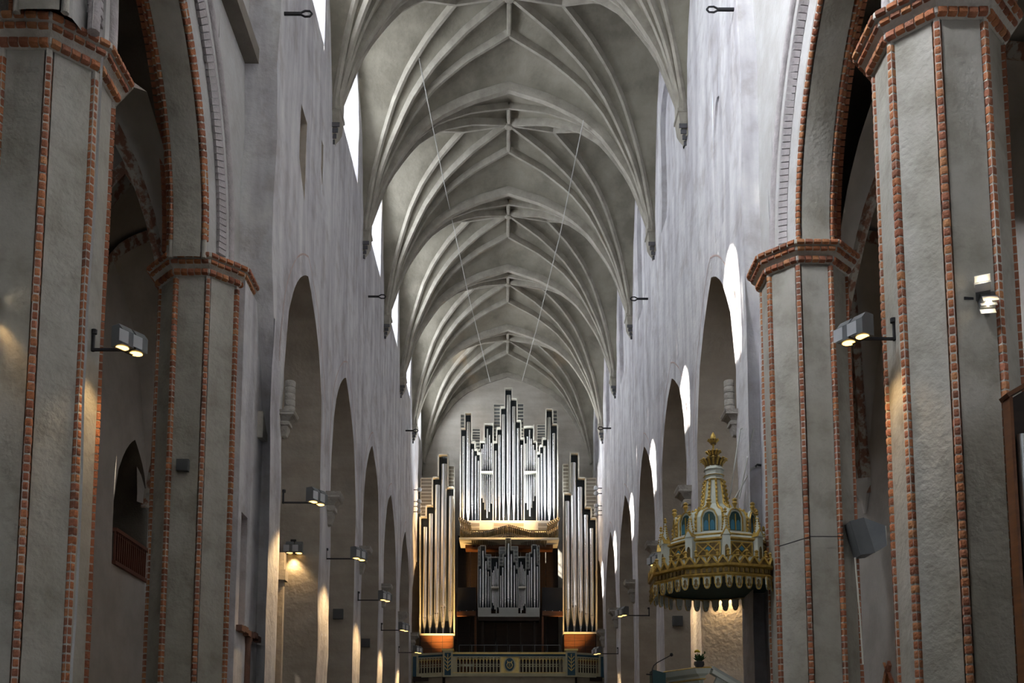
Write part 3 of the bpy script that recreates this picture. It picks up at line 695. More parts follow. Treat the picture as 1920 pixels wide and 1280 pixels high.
ROW = lambda root, y, px, top, mouth, bot, wpx, k: [pipe(root, at(a, c, y).x, y, at(a, b, y).z, at(a, c, y).z, at(a, d, y).z, w_ * k) for a, b, c, d, w_ in zip(px, top, mouth, bot, wpx)]
YM = 48.7; PXM = .0130
om = thing('main_organ', 'tall central pipe organ case of silver pipes with stepped cream frames', 'organ', (0, 0, 0))
ln1 = [(863.5, 978), (863.5, 805), (872, 805), (872, 776.5), (884.3, 776.5), (884.3, 830), (890.5, 830), (890.5, 843.6), (895.5, 843.6), (895.5, 851.2), (900.8, 851.2), (900.8, 978)]
ln2 = [(900.8, 829.3), (908, 829.3), (908, 796.5), (924.6, 796.5), (924.6, 978)]
ln3 = [(925.2, 830), (931.5, 830), (931.5, 804), (938.5, 804), (938.5, 764.5), (946.5, 764.5), (946.5, 730), (960, 730), (960, 749), (969.2, 749), (969.2, 790.5), (976.3, 790.5), (976.3, 823.5), (982.6, 823.5), (982.6, 978)]
ln4 = [(982.8, 801.5), (1000.4, 801.5), (1000.4, 829.3), (1006.2, 829.3), (1006.2, 978)]
ln5 = [(1006.2, 850), (1011.4, 850), (1011.4, 836.5), (1016.8, 836.5), (1016.8, 822.8), (1023.4, 822.8), (1023.4, 768.7), (1036, 768.7), (1036, 797), (1045.2, 797), (1045.2, 978)]
for l in (ln1, ln2, ln3, ln4, ln5): stepped(om, YM, l)
backing(om, YM, [(863.5, 978)] + ln1[1:-1] + ln2[:4] + ln3[:-1] + ln4[:4] + ln5 )
for gdat in [(863.5, 871, 777.5, 804, 4), (885.5, 900.4, 804.2, 829.5, 5), (892, 900.4, 830.5, 843, 2), (896.5, 900.4, 844, 850, 1), (925.5, 945.8, 758.3, 764, 1), (926, 938, 765, 803, 6), (925.5, 930.8, 804, 829, 4), (970.5, 981.8, 757.2, 790, 5), (977, 981.8, 790.7, 823, 5), (1007, 1022.3, 796.6, 822.3, 5), (1007, 1016, 823, 836, 2), (1007, 1010.8, 837, 849.5, 2), (1037, 1044.6, 769.8, 796.4, 4)]: grille(om, YM, *gdat)
ROW(om, YM - .02, [868.6, 877.5, 885.7, 891.8, 896.9], [817.9, 791.6, 842, 855, 864], [950.6, 957, 946.8, 941.4, 937.5], [978] * 5, [5.6, 7.6, 4.6, 3.6, 3.2], PXM)
ROW(om, YM - .02, [929.5, 936.3, 943.9, 953.5, 963.3, 971.5, 978.2], [845, 815.7, 777.4, 741.3, 762.6, 803, 834.3], [938, 933, 928, 923, 927.4, 932, 937], [978] * 7, [4.2, 5.4, 6.4, 8.4, 6.8, 5.4, 4.4], PXM)
ROW(om, YM - .02, [1010.3, 1015.5, 1021.6, 1030, 1038.8], [857.8, 850, 836.5, 782.9, 812.4], [936, 939.3, 944.2, 954.8, 949], [978] * 5, [3.2, 3.8, 5, 7.4, 5.6], PXM)
def smalls(root, y, xs, tops, mth, shelf, hang, hm, wd, k):
    for x, t, m_, h_, m2 in zip(xs, tops, mth, hang, hm):
        pipe(root, at(x, t, y).x, y, at(x, t, y).z, at(x, m_, y).z, at(x, shelf, y).z, wd * k)
        pipe(root, at(x, t, y).x, y, at(x, h_, y).z, at(x, m2, y).z, at(x, shelf + 2.5, y).z, wd * k, inv=True)
    a, b = at(xs[0] - wd, shelf + 3, y), at(xs[-1] + wd, shelf, y)
    MB().box(a.x, b.x, y - .2, y + .12, a.z, b.z).build('pipe_shelf', 'cream', root)
smalls(om, YM - .02, [903.8, 907, 910.3, 914, 918, 921.6], [841.4, 833.2, 820.6, 804, 815.7, 830.4], [875, 869, 865.5, 862, 867.6, 872], 885, [934, 942, 955.5, 971, 959.7, 944], [900, 905.5, 909, 912.6, 907.7, 903], 2.9, PXM)
smalls(om, YM - .02, [985.8, 989, 993, 996.7, 1000.2, 1003.2], [831.5, 818.4, 806, 822.2, 834.3, 843.6], [872, 867.6, 862, 866, 869, 875], 885, [942.8, 955.5, 967.9, 952, 939.3, 930], [901, 906.5, 912, 908, 904, 899], 2.9, PXM)
# cream base with grilles, trumpet shelf and horizontal trumpets
a, b = at(863, 995.5, YM), at(1046, 978, YM); MB().box(a.x, b.x, YM - .24, YM + .7, a.z, b.z).build('base_panel', 'cream', om)
for x0, x1 in ((870, 899), (926, 982), (1009, 1040)):
    for y0, y1 in ((980.5, 986.5), (988.5, 994)):
        p, q = at(x0, y1, YM - .25), at(x1, y0, YM - .25); MB().box(p.x, q.x, YM - .26, YM - .235, p.z, q.z).build('base_grille', 'grille_warm', om)
a, b = at(862, 1017, YM - .5), at(1047, 1014, YM - .5); zsh = a.z
MB().box(a.x, b.x, YM - 1.15, YM + .6, zsh, zsh + .09).build('trumpet_shelf', 'cream', om)
MB().box(a.x, b.x, YM - .30, YM + .6, zsh + .05, at(862, 996, YM).z).build('trumpet_board', 'brass', om)
st = MB(); xl, xr = at(864, 1000, YM - .9).x, at(1045, 1000, YM - .9).x; NT = 52
for k in range(NT):
    t = k / (NT - 1); x = xl + (xr - xl) * t; c = abs(t - .5) * 2
    zt = zsh + .42 + .22 * max(0, 1 - c * 2.6) ; outer_ = c > .78
    zt = zsh + .40 + (.25 + .28 * (c - .78) / .22 if outer_ else .22 * max(0, 1 - c * 2.2))
    ln = 1.15 if outer_ else .75 + .35 * max(0, 1 - c * 2)
    tgt = MB() if outer_ else st
    y0 = YM - .25
    lean = (.10 if t > .5 else -.10) if outer_ else 0
    tgt.tube([(x - lean, y0, zt - .35), (x, y0 - ln * .8, zt - .05), (x + lean * .2, y0 - ln, zt)], [.02, .04, .085 if outer_ else .06], 8, False)
    tgt.tube([(x + lean * .2, y0 - ln, zt), (x + lean * .2, y0 - ln + .02, zt - .004)], [.085 if outer_ else .06, .03], 8, False)
    if outer_: tgt.build('horizontal_trumpet', 'tin_mid', om, 50)
    for q in (1, 2):
        st.tube([(x, y0, zt - .35 - .09 * q), (x, y0 - .72, zt - .20 - .08 * q)], [.015, .045], 6)
s_ = st.build('trumpet_rank', 'tin_mid', om, 50); s_['kind'] = 'stuff'
a, b = at(873, 1031, YM + .3), at(1036, 1021, YM + .3); MB().box(a.x, b.x, YM - .1, YM + .7, a.z, zsh).build('under_beam', 'wood', om)
# pedal towers
YT = 49.0
def tower(label, line, grs, px, top, mouth, bot, wpx, base):
    r = thing('pedal_tower', label, 'organ', (0, 0, 0), 0, 'organ pedal towers')
    stepped(r, YT, line, 'cream', .06, .34, -.26); backing(r, YT, line, .7)
    for gdat in grs: grille(r, YT, *gdat, 'grille_warm')
    ROW(r, YT - .05, px, top, mouth, [bot] * 5, wpx, PXM)
    a, b = at(line[0][0] - .5, bot + 3, YT), at(line[-2][0] + .5, bot, YT); MB().box(a.x, b.x, YT - .3, YT + .8, a.z, b.z).build('sill', 'cream', r)
    c = at(line[0][0] - .5, base, YT); wb_ = MB().box(a.x + .03, b.x - .03, YT - .2, YT + .8, 7.0, a.z).build('base', 'wood_dark', r)
    for i in range(3):
        for j in range(5):
            x0 = a.x + .05 + (b.x - a.x - .1) * i / 3; x1 = x0 + (b.x - a.x - .1) / 3 - .02; z1 = a.z - .04 - j * .30
            MB().box(x0, x1, YT - .225, YT - .19, z1 - .28, z1).build('base_panel', 'wood', wb_)
    return r
tower('left organ tower of five tall pipes glowing gold in lamplight', [(788.3, 1191), (788.3, 970.3), (799.3, 970.3), (799.3, 949.5), (811, 949.5), (811, 897), (822.4, 897), (822.4, 854.5), (840.2, 854.5), (840.2, 915.3), (852, 915.3), (852, 1191), (788.3, 1191)],
      [(789, 810.3, 897, 949, 8), (789, 798.8, 950, 970, 3), (841, 852, 874, 914.5, 6)], [796, 806.4, 818.6, 830.9, 844.5], [988, 963.3, 909.7, 870.6, 930.5], [1158, 1154, 1150, 1139, 1145], 1189, [7.4, 8.6, 10.4, 11.6, 9.4], 1230)
tower('right organ tower of five tall silver pipes beside the right wall', [(1056, 1188), (1056, 926.5), (1068.6, 926.5), (1068.6, 851.3), (1084.3, 851.3), (1084.3, 898), (1097.4, 898), (1097.4, 953), (1108, 953), (1108, 973), (1118, 973), (1118, 1188), (1056, 1188)],
      [(1055.5, 1066, 870.6, 925.6, 8), (1098.3, 1117.6, 897, 952, 8), (1108.8, 1117.6, 953.5, 972.5, 3)], [1064.4, 1076.4, 1088.6, 1100, 1110.2], [940, 868, 913.7, 965.6, 990.6], [1142.5, 1136, 1147, 1150, 1154], 1186, [9.4, 11.6, 10.4, 8.6, 7.4], 1225)
# choir positive hung in front
YP = 47.2
op_ = thing('positive_organ', 'small grey organ case with short silver pipes above the balcony', 'organ', (0, 0, 0))
pl = [[(896.5, 1140), (896.5, 1060.4), (900.6, 1060.4), (900.6, 1024), (910.4, 1024), (910.4, 1045.8), (914.5, 1045.8), (914.5, 1067), (920.8, 1067), (920.8, 1140)], [(920.8, 1045.8), (935.5, 1045.8), (935.5, 1140)],
      [(935.7, 1060), (943.7, 1060), (943.7, 1039.6), (948, 1039.6), (948, 1010.5), (957.8, 1010.5), (957.8, 1032), (963, 1032), (963, 1052.7), (967.6, 1052.7), (967.6, 1066.4), (971.6, 1066.4), (971.6, 1140)], [(971.6, 1045), (986, 1045), (986, 1140)],
      [(986, 1066.4), (992.8, 1066.4), (992.8, 1037), (997, 1037), (997, 1023), (1007, 1023), (1007, 1057.8), (1011.4, 1057.8), (1011.4, 1140)]]
for l in pl: stepped(op_, YP, l, 'organ_grey', .035, .24, -.18)
backing(op_, YP, pl[0][:-1] + pl[1][:2] + pl[2][:-1] + pl[3][:2] + pl[4], .5)
for gdat in [(896.7, 900.4, 1025.5, 1060, 5), (911, 920.6, 1039.8, 1045.6, 1), (915.3, 920.6, 1046.5, 1066.5, 3), (936, 947.5, 1025.5, 1039, 2), (936.5, 943.2, 1039.6, 1059.5, 3), (958.3, 971, 1024.5, 1031.5, 1), (964, 971, 1032, 1052.5, 3), (968, 971, 1053, 1066, 2), (986.6, 992.4, 1038, 1066, 4), (1007.4, 1011.2, 1024, 1057, 5)]: grille(op_, YP, *gdat, 'grille', 'organ_grey')
KP = .0126
ROW(op_, YP - .03, [900.2, 905.4, 910.9, 915.4, 918.4], [1066.4, 1032.5, 1051.8, 1071.7, 1080.3], [1122, 1124.5, 1122, 1121, 1120], [1140] * 5, [2.7, 4, 3, 2.3, 2], KP)
ROW(op_, YP - .03, [938.8, 942.6, 947.1, 953.1, 958.9, 964.5, 968.9], [1079, 1063.7, 1044, 1018.6, 1038.8, 1059.8, 1075.3], [1128.5, 1126.5, 1124.5, 1122.5, 1124.5, 1126.5, 1128], [1140] * 7, [2.2, 2.9, 3.3, 4.6, 3.6, 2.9, 2.4], KP)
ROW(op_, YP - .03, [989.5, 992.8, 996.8, 1002.5, 1007.8], [1077.7, 1069.7, 1044.5, 1029.9, 1061.8], [1120, 1121, 1122, 1124.5, 1122], [1140] * 5, [2, 2.3, 3, 4, 2.7], KP)
smalls(op_, YP - .03, [923.3, 925.5, 928.2, 931, 933.4], [1073, 1069, 1061.8, 1053.8, 1065.7], [1095, 1094, 1092, 1090.5, 1093], 1100.5, [1130, 1134.8, 1142, 1149.4, 1138], [1108, 1109.5, 1111, 1113, 1110], 1.9, KP)
smalls(op_, YP - .03, [974.2, 977, 979.8, 982.3, 984.3], [1063, 1053, 1058.4, 1066, 1070.4], [1093, 1090.5, 1092, 1094, 1095], 1100.5, [1139.4, 1148.7, 1143.4, 1135.5, 1132], [1110, 1113, 1111, 1109.5, 1108], 1.9, KP)
zz = at(896, 1157, YP).z; z1 = at(896, 1140, YP).z
bs = MB()
for x0, x1 in ((896.3, 920.8), (935.5, 971.6), (986, 1011.6)): bs.box(at(x0, 1140, YP).x, at(x1, 1140, YP).x, YP - .20, YP + .5, zz + .14, z1)
bs.box(at(896.3, 1140, YP).x, at(1011.6, 1140, YP).x, YP - .20, YP + .5, zz, zz + .15); bs.build('base_panel', 'organ_grey', op_)
MB().box(at(897, 1140, YP).x, at(1011, 1140, YP).x, YP - .12, YP + .5, zz - .17, zz).build('under_beam', 'wood_dark', op_)
# gallery behind the balcony
GZF = 6.9
for x in (-1.15, 1.25): MB().box(x - .05, x + .05, YP + .2, YP + .3, GZF, zz - .17).build('support_post', 'wood_dark', op_)
struct(MB().box(-4.3, 4.3, 46.9, 51.5, 6.7, GZF).build('floor_gallery', 'wood_dark'))
gb = thing('gallery_screen', 'dark wooden back screen in the shade beneath the organ', 'screen', (0, 50.4, GZF))
for k in range(8): MB().box(-2.45 + .62 * k, -1.85 + .62 * k, -.03, .03, 0, 7.4).build('board', 'wood_dark', gb)
for s, lb in ((-1, 'left'), (1, 'right')):
    x0, x1 = (at(857, 1120, 47.9).x, at(893, 1120, 47.9).x) if s < 0 else (at(1016, 1120, 47.9).x, at(1055, 1120, 47.9).x)
    r = thing('acoustic_screen', 'black acoustic screen on a wooden ledge at the %s of the small organ' % lb, 'screen', ((x0 + x1) / 2, 47.9, 0), .12 * s, 'black screens')
    h = (x1 - x0) / 2; zt, zb_ = at(875, 1101, 47.9).z, at(875, 1145, 47.9).z
    MB().box(-h, h, -.02, .02, zb_, zt).build('panel', 'black_screen', r); MB().box(-h, h, -.12, .12, zb_ - .24, zb_ - .02).build('ledge', 'wood', r)
    for k in (-.7, 0, .7): MB().box(h * k - .02, h * k + .02, -.03, .03, zb_ - .04, zb_ + .02).build('foot', 'lamp_light_grey', r)
    MB().bar((s * -h * .95, 0, GZF), (s * -h * .95, 0, zb_ - .24), .09, .09, (0, 1, 0)).build('post', 'wood', r)
r = thing('organ_console', 'small brown organ console in the dark below the left screen', 'console', (-1.85, 48.6, GZF))
MB().box(-.35, .35, -.3, .3, 0, .9).build('desk', 'wood', r); MB().box(-.3, .3, .1, .25, .9, 1.35).build('music_stand', 'wood_dark', r); MB().box(-.35, .35, -.42, -.3, .66, .72).build('keyboard', 'cream', r)
r = thing('guard_rail', 'thin metal guard rail behind the organ balcony parapet', 'railing', (0, 47.35, GZF))
zr = at(950, 1209, 47.35).z - GZF; xa, xb = at(861, 1209, 47.35).x, at(1050, 1209, 47.35).x
MB().bar((xa, 0, zr), (xb, 0, zr), .03, .03).build('top_bar', 'lamp_grey', r)
for k in range(9): x = xa + (xb - xa) * k / 8; MB().box(x - .012, x + .012, -.012, .012, 0, zr).build('upright', 'lamp_grey', r)
# ------------------------------------------------------------------ balcony parapet
YB = 46.5
pb = thing('balcony_parapet', 'painted gold and cream balcony parapet with pierced arches and lyre medallion', 'balustrade', (0, 0, 0))
Zp = lambda py, y=YB: at(953, py, y).z
Xp = lambda px, y=YB: at(px, 1245, y).x
def opening_run(px0, px1, n, tr=None, y=YB):
    f = tr or (lambda x: V((x, y, 0)))
    x0, x1 = px0, px1; zb_, zt = Zp(1260), Zp(1232); zc_ = Zp(1247)
    for k in range(n + 1):
        x = x0 + (x1 - x0) * k / n; p = f(x); a = f(x + .01) - f(x); a.normalize()
        MB().ob(p + V((0, 0, (zb_ + zt) / 2)), a * .028, V((0, .04, 0)), V((0, 0, (zt - zb_) / 2))).build('colonnette', 'balcony_paint', pb)
        if k < n:
            w_ = (x1 - x0) / n; c = f(x + w_ / 2)
            MB().tube([f(x + w_ / 2 - w_ / 2 * math.cos(pi * j / 6)) + V((0, -.03, zt - .20 + .14 * math.sin(pi * j / 6))) for j in range(7)], .022, 5).build('trefoil_arch', 'balcony_gold', pb)
            MB().tube([f(x + w_ / 2 + .055 * math.cos(2 * pi * j / 8)) + V((0, -.02, zc_ + .055 * math.sin(2 * pi * j / 8))) for j in range(9)], .016, 5).build('roundel', 'balcony_paint', pb)
x0, x1 = Xp(835), Xp(1078)
MB().box(x0, x1, YB - .06, YB + .2, Zp(1226), Zp(1222.5)).build('top_rail', 'balcony_gold', pb)
MB().box(x0, x1, YB - .02, YB + .12, Zp(1230), Zp(1226)).build('blue_band', 'balcony_blue', pb)
MB().box(x0, x1, YB - .03, YB + .12, Zp(1232), Zp(1230)).build('upper_rail', 'balcony_paint', pb)
MB().box(x0, x1, YB - .05, YB + .14, Zp(1261.5), Zp(1260)).build('gold_line', 'balcony_gold', pb)
MB().box(x0, x1, YB - .04, YB + .14, Zp(1268), Zp(1261.5)).build('bottom_rail', 'balcony_paint', pb)
MB().box(x0, x1, YB - .0, 47.0, 5.2, Zp(1268)).build('apron', 'balcony_wall', pb)
opening_run(Xp(856), Xp(938), 13); opening_run(Xp(974), Xp(1056), 13)
for a, b in ((846, 855), (1057, 1064)): MB().box(Xp(a), Xp(b), YB - .03, YB + .1, Zp(1261), Zp(1231)).build('panel', 'balcony_paint', pb)
MB().box(Xp(939), Xp(973), YB - .03, YB + .1, Zp(1260.5), Zp(1231)).build('medallion_panel', 'balcony_gold', pb)
cm = at(955.5, 1245.5, YB - .06)
def ell(nm, rx, rz, dy, m): 
    return MB().prism([(rx * math.cos(2 * pi * k / 28), rz * math.sin(2 * pi * k / 28)) for k in range(28)], (cm.x, cm.y + dy, cm.z), (1, 0, 0), (0, 0, 1), (0, .04, 0)).build(nm, m, pb, 30)
ell('medallion_ring', .27, .34, -.02, 'balcony_paint'); ell('medallion_field', .21, .29, -.04, 'balcony_blue')
ly = MB()
for s in (-1, 1): ly.tube([(cm.x, cm.y - .06, cm.z - .19), (cm.x + s * .10, cm.y - .06, cm.z - .12), (cm.x + s * .13, cm.y - .06, cm.z - .02), (cm.x + s * .08, cm.y - .06, cm.z + .08), (cm.x + s * .11, cm.y - .06, cm.z + .17)], .022, 6)
ly.bar((cm.x - .09, cm.y - .06, cm.z + .10), (cm.x + .09, cm.y - .06, cm.z + .10), .03, .03)
for k in (-1, 0, 1): ly.bar((cm.x + .035 * k, cm.y - .06, cm.z - .12), (cm.x + .035 * k, cm.y - .06, cm.z + .10), .012, .012)
ly.build('lyre', 'balcony_gold', pb, 40)
for a, b in ((830.5, 849), (1060.5, 1081.5)):
    xa, xb = Xp(a), Xp(b)
    p = MB().box(xa, xb, YB - .10, YB + .22, Zp(1268.5), Zp(1220)).build('post', 'balcony_paint', pb)
    MB().box(xa - .05, xb + .05, YB - .15, YB + .26, Zp(1220), Zp(1216.5)).build('post_cap', 'balcony_gold', p)
    MB().box(xa + .08, xb - .08, YB - .115, YB - .09, Zp(1266), Zp(1224)).build('post_field', 'balcony_blue', p)
    xc = (xa + xb) / 2; sp = MB(); sp.bar((xc, YB - .12, Zp(1258)), (xc, YB - .12, Zp(1226)), .03, .02, (0, 1, 0))
    for k in range(4):
        for s in (-1, 1): sp.ob((xc + s * .08, YB - .125, Zp(1254 - 7 * k)), (s * .055, 0, .065), (.012, 0, -.010 * s), (0, .008, 0))
    sp.build('gold_sprig', 'balcony_gold', p)
for s, (pa, pc, ye) in ((-1, (829.5, 778, 47.1)), (1, (1082, 1129, 47.1))):
    pA, pB = at(pa, 1245, YB + .1), at(pc, 1245, ye)
    f = lambda t, A=pA, Bq=pB: V((A.x + (Bq.x - A.x) * t, A.y + (Bq.y - A.y) * t, 0))
    opening_run(0.03, .97, 9, f)
    for nm, za, zb_, m, d in (('top_rail', 1226, 1222.5, 'balcony_paint', .16), ('blue_band', 1230, 1226, 'balcony_blue', .10), ('upper_rail', 1232, 1230, 'balcony_paint', .12), ('bottom_rail', 1268, 1260, 'balcony_paint', .16)):
        z0, z1 = Zp(za), Zp(zb_); p, q = f(0), f(1); MB().ob((p + q) / 2 + V((0, 0, (z0 + z1) / 2)), (q - p) / 2, V((0, d / 2, 0)), V((0, 0, (z1 - z0) / 2))).build(nm, m, pb)
    p, q = f(0), f(1); MB().ob((p + q) / 2 + V((0, .1, (5.2 + Zp(1268)) / 2)), (q - p) / 2, V((0, .05, 0)), V((0, 0, (Zp(1268) - 5.2) / 2))).build('apron', 'balcony_wall', pb)
    e = MB().box(q.x - .16, q.x + .16, ye - .14, ye + .1, Zp(1270), Zp(1221)).build('end_post', 'balcony_paint', pb); MB().box(q.x - .08, q.x + .08, ye - .155, ye - .13, Zp(1268), Zp(1228)).build('post_field', 'balcony_blue', e)
# stage lamps on the walls by the organ, lamps on the gallery floor
def stagelamp(p, aim, label, pw, col=(1, .95, .88), size=.9):
    r = thing('stage_lamp', label, 'spotlight', p, 0, 'organ stage lamps')
    s = 1 if p[0] > 0 else -1
    MB().lathe([(.02, -.10), (.09, -.07), (.11, 0), (.09, .08), (.03, .11)], 12).build('head', 'lamp_light_grey', r, 50)
    MB().bar((0, 0, 0), (s * .28, 0, .0), .03, .03).build('bracket', 'iron', r)
    if pw:
        l = bpy.data.lights.new('stage_beam', 'SPOT'); l.energy = pw; l.color = col; l.spot_size = size; l.spot_blend = .7; l.shadow_soft_size = .15
        lo = obj('beam', l, r); lo.location = (-s * .12, -.12, 0); lo.rotation_euler = (V(aim) - V(p)).to_track_quat('-Z', 'Y').to_euler()
for k, py in enumerate((915, 925, 948, 957, 965)):
    p = at(1124 - (k % 2), py, 46.8); wm = k in (1, 3); stagelamp((4.08, 46.8, p.z), (-3.3, 49, 13.8) if wm else (0, 48.6, 17), 'small round stage lamp on the right wall by the organ, %s from the top' % ORD[k], (1350, 2600, 1350, 2600, 0)[k], (1, .58, .2) if wm else (.93, .97, 1), .7 if wm else 1.3)
for k, py in enumerate((918, 940, 949, 959)):
    p = at(783, py, 46.8); wm = k in (1, 3); stagelamp((-4.08, 46.8, p.z), (3.3, 49, 13.8) if wm else (0, 48.6, 17), 'small round stage lamp on the left wall by the organ, %s from the top' % ORD[k], (1050, 600, 1050, 600)[k], (1, .62, .26) if wm else (.93, .97, 1), .7 if wm else 1.3)
for s, nm, pw in ((-1, 'left', 3600), (1, 'right', 1300)):
    stagelamp((s * 3.1, 47.5, GZF + .10), (s * 3.35, 49, 10.8), 'floor lamp behind the %s balcony parapet shining up the organ pipes' % nm, pw, (1, .58, .20), .9)
# ------------------------------------------------------------------ pulpit canopy
AX, AY = 3.66, 18.15; N = 10; F0 = math.radians(-109.5)
zf = lambda py, y: at(1341, py, y).z
pc = thing('pulpit_canopy', 'ornate white and gold pulpit canopy hung on the right pier', 'canopy', (AX, AY, 0))
def vtx(k, R): a = F0 + (k - .5) * 2 * pi / N; return V((R * math.cos(a), R * math.sin(a), 0))
PH = F0 - pi / N
rad = lambda ap: ap / math.cos(pi / N)
R1 = rad(1.13)
zb0, zb1 = zf(1079, 17.03), zf(1056, 17.03)
h = zb1 - zb0
MB().lathe([(R1 - .10, zb0), (R1 + .01, zb0), (R1 + .03, zb0 + .03), (R1 - .02, zb0 + .06), (R1 - .02, zb1 - .07), (R1 + .04, zb1 - .04), (R1 + .05, zb1), (R1 - .10, zb1 + .01)], N, (0, 0, 0), PH, cap=False).build('cornice', 'gold', pc, 20)
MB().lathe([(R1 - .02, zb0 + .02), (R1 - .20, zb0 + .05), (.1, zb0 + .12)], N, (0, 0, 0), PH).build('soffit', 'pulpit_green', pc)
R3 = rad(.90); z3a, z3b, z3c = zf(1052, 17.25), zf(1008, 17.25), zf(998, 17.3)
MB().lathe([(R1 - .03, zb1), (R3 + .06, z3a - .02), (R3 + .05, z3a + .06), (R3, z3a + .07), (R3, z3b - .03)], N, (0, 0, 0), PH).build('parapet', 'pulpit_white', pc, 20)
MB().lathe([(R3 + .0, z3b - .04), (R3 + .05, z3b - .02), (R3 + .05, z3b + .01), (R3 - .02, z3b + .02)], N, (0, 0, 0), PH, cap=False).build('parapet_cap', 'gold', pc, 20)
R4 = rad(.70)
MB().lathe([(R3 - .02, z3b + .02), (R4 + .10, z3c + .0), (R4 + .08, z3c + .05), (R4, z3c + .07)], N, (0, 0, 0), PH).build('sloped_ledge', 'pulpit_white', pc, 20)
MB().lathe([(R4 + .12, z3c - .03), (R4 + .14, z3c - .01), (R4 + .11, z3c + .015)], N, (0, 0, 0), PH, cap=False).build('ledge_gold', 'gold', pc, 20)
# dome
z4 = z3c + .07; zw = zf(958, 17.5); zn0 = zf(900, 18.0); zn1 = zf(880, 18.05)
dome = [(R4, z4), (R4, z4 + (zw - z4) * .75), (R4 * .94, zw + .0), (R4 * .82, zw + .06), (R4 * .60, zw + .11), (R4 * .42, zw + .18), (R4 * .29, zw + .27), (.165, zn0 - .05), (.15, zn0 + .03)]
MB().lathe(dome, N, (0, 0, 0), PH).build('dome', 'pulpit_white', pc, 15)
knob = MB().lathe([(.0, -.028), (.02, -.012), (.023, .008), (.01, .028)], 6).mesh('crocket', 'gold', 50)
for k in range(N):
    v = [V((r * math.cos(PH + 2 * pi * k / N), r * math.sin(PH + 2 * pi * k / N), z)) for r, z in dome]
    MB().tube([p * 1.0 + V((p.x, p.y, 0)).normalized() * .012 for p in v], .02, 6).build('dome_rib', 'gold', pc, 60)
    L = 0
    for p, q in zip(v, v[1:]):
        n = max(1, int((q - p).length / .065))
        for j in range(n):
            c = p.lerp(q, (j + .5) / n) + V((p.x, p.y, 0)).normalized() * .032
            obj('crocket', knob, pc, Matrix.Translation(c) @ Matrix.Rotation(random.uniform(0, 3), 4, 'Z'))
    a = F0 + k * 2 * pi / N; nrm = V((math.cos(a), math.sin(a), 0)); tn = V((-nrm.y, nrm.x, 0)); up = V((0, 0, 1))
    ap4 = R4 * math.cos(pi / N)
    def lanc(w_, z0, zs_, h_, n=6): return [(-w_, z0), (w_, z0)] + [(w_ * (1 - 2 * j / n), zs_ + parch(w_ * (1 - 2 * j / n), w_, h_)) for j in range(n + 1)]
    fr = MB().prism(lanc(.155, z4 + .0, zw - .10, .17), nrm * (ap4 - .02), tn, up, nrm * .04).build('window_surround', 'pulpit_white', pc)
    l = lanc(.135, z4 + .0, zw - .11, .15); mb = MB()
    for p, q in zip(l[1:], l[2:] + l[:1]): mb.bar(nrm * (ap4 + .025) + tn * p[0] + up * p[1], nrm * (ap4 + .025) + tn * q[0] + up * q[1], .018, .03, nrm)
    mb.build('window_gilding', 'gold', fr)
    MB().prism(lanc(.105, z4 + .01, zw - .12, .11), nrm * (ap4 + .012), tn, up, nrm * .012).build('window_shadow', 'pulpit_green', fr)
    for s in (-1, 1): MB().prism(lanc(.038, z4 + .02, zw - .22, .06), nrm * (ap4 + .02) + tn * .052 * s, tn, up, nrm * .01).build('blue_light', 'pulpit_blue', fr)
    MB().bar(nrm * (ap4 + .03) + up * (z4 + .01), nrm * (ap4 + .03) + up * (zw - .06), .015, .02, nrm).build('window_mullion', 'gold', fr)
    MB().lathe([(.02, 0), (.03, .05), (.05, .08), (.03, .11), (.05, .14), (.02, .17)], 6, nrm * (ap4 + .02) + up * (zw + .05)).build('window_finial', 'gold', fr, 40)
    # parapet panels
    ap3 = R3 * math.cos(pi / N); pz0, pz1 = z3a + .11, z3b - .07; pw = .20
    pn = MB().ob(nrm * (ap3 + .0) + up * (pz0 + pz1) / 2, tn * pw, nrm * .012, up * (pz1 - pz0) / 2).build('tracery_panel', 'gold_dark', pc)
    mb = MB()
    for z in (pz0, pz1): mb.bar(nrm * (ap3 + .015) + tn * -pw + up * z, nrm * (ap3 + .015) + tn * pw + up * z, .02, .02, nrm)
    for s in (-1, 1):
        mb.bar(nrm * (ap3 + .015) + tn * pw * s + up * pz0, nrm * (ap3 + .015) + tn * pw * s + up * pz1, .02, .02, nrm)
        for t in (-1, 1): mb.bar(nrm * (ap3 + .016) + tn * (pw * t) + up * (pz0 if s > 0 else pz1), nrm * (ap3 + .016) + tn * (-pw * .15 * t) + up * (pz1 if s > 0 else pz0), .02, .018, nrm)
    mb.build('tracery', 'gold', pn)
    MB().prism([(-.05, 0), (0, .05), (.05, 0), (0, -.05)], nrm * (ap3 + .012) + up * (pz0 + pz1) / 2, tn, up, nrm * .012).build('quatrefoil', 'pulpit_blue', pn)
    # corner pinnacle
    a2 = F0 + (k - .5) * 2 * pi / N; n2 = V((math.cos(a2), math.sin(a2), 0)); t2 = V((-n2.y, n2.x, 0)); c2 = n2 * (R3 + .03)
    pin = MB().ob(c2 + up * (z3a + z3b) / 2, n2 * .06, t2 * .065, up * (z3b - z3a + .06) / 2).build('pinnacle', 'pulpit_white', pc)
    zt = z3b + .03
    MB().prism([(-.085, 0), (0, .16), (.085, 0)], c2 - n2 * .06 + up * zt, t2, up, n2 * .13).build('gable', 'gold', pin)
    MB().prism([(-.06, .0), (0, .115), (.06, 0)], c2 + n2 * .055 + up * zt, t2, up, n2 * .02).build('gable_field', 'pulpit_white', pin)
    MB().lathe([(.06, .08), (.012, .38)], 4, c2 + up * zt, a2).build('spire', 'pulpit_white', pin)
    sp = MB()
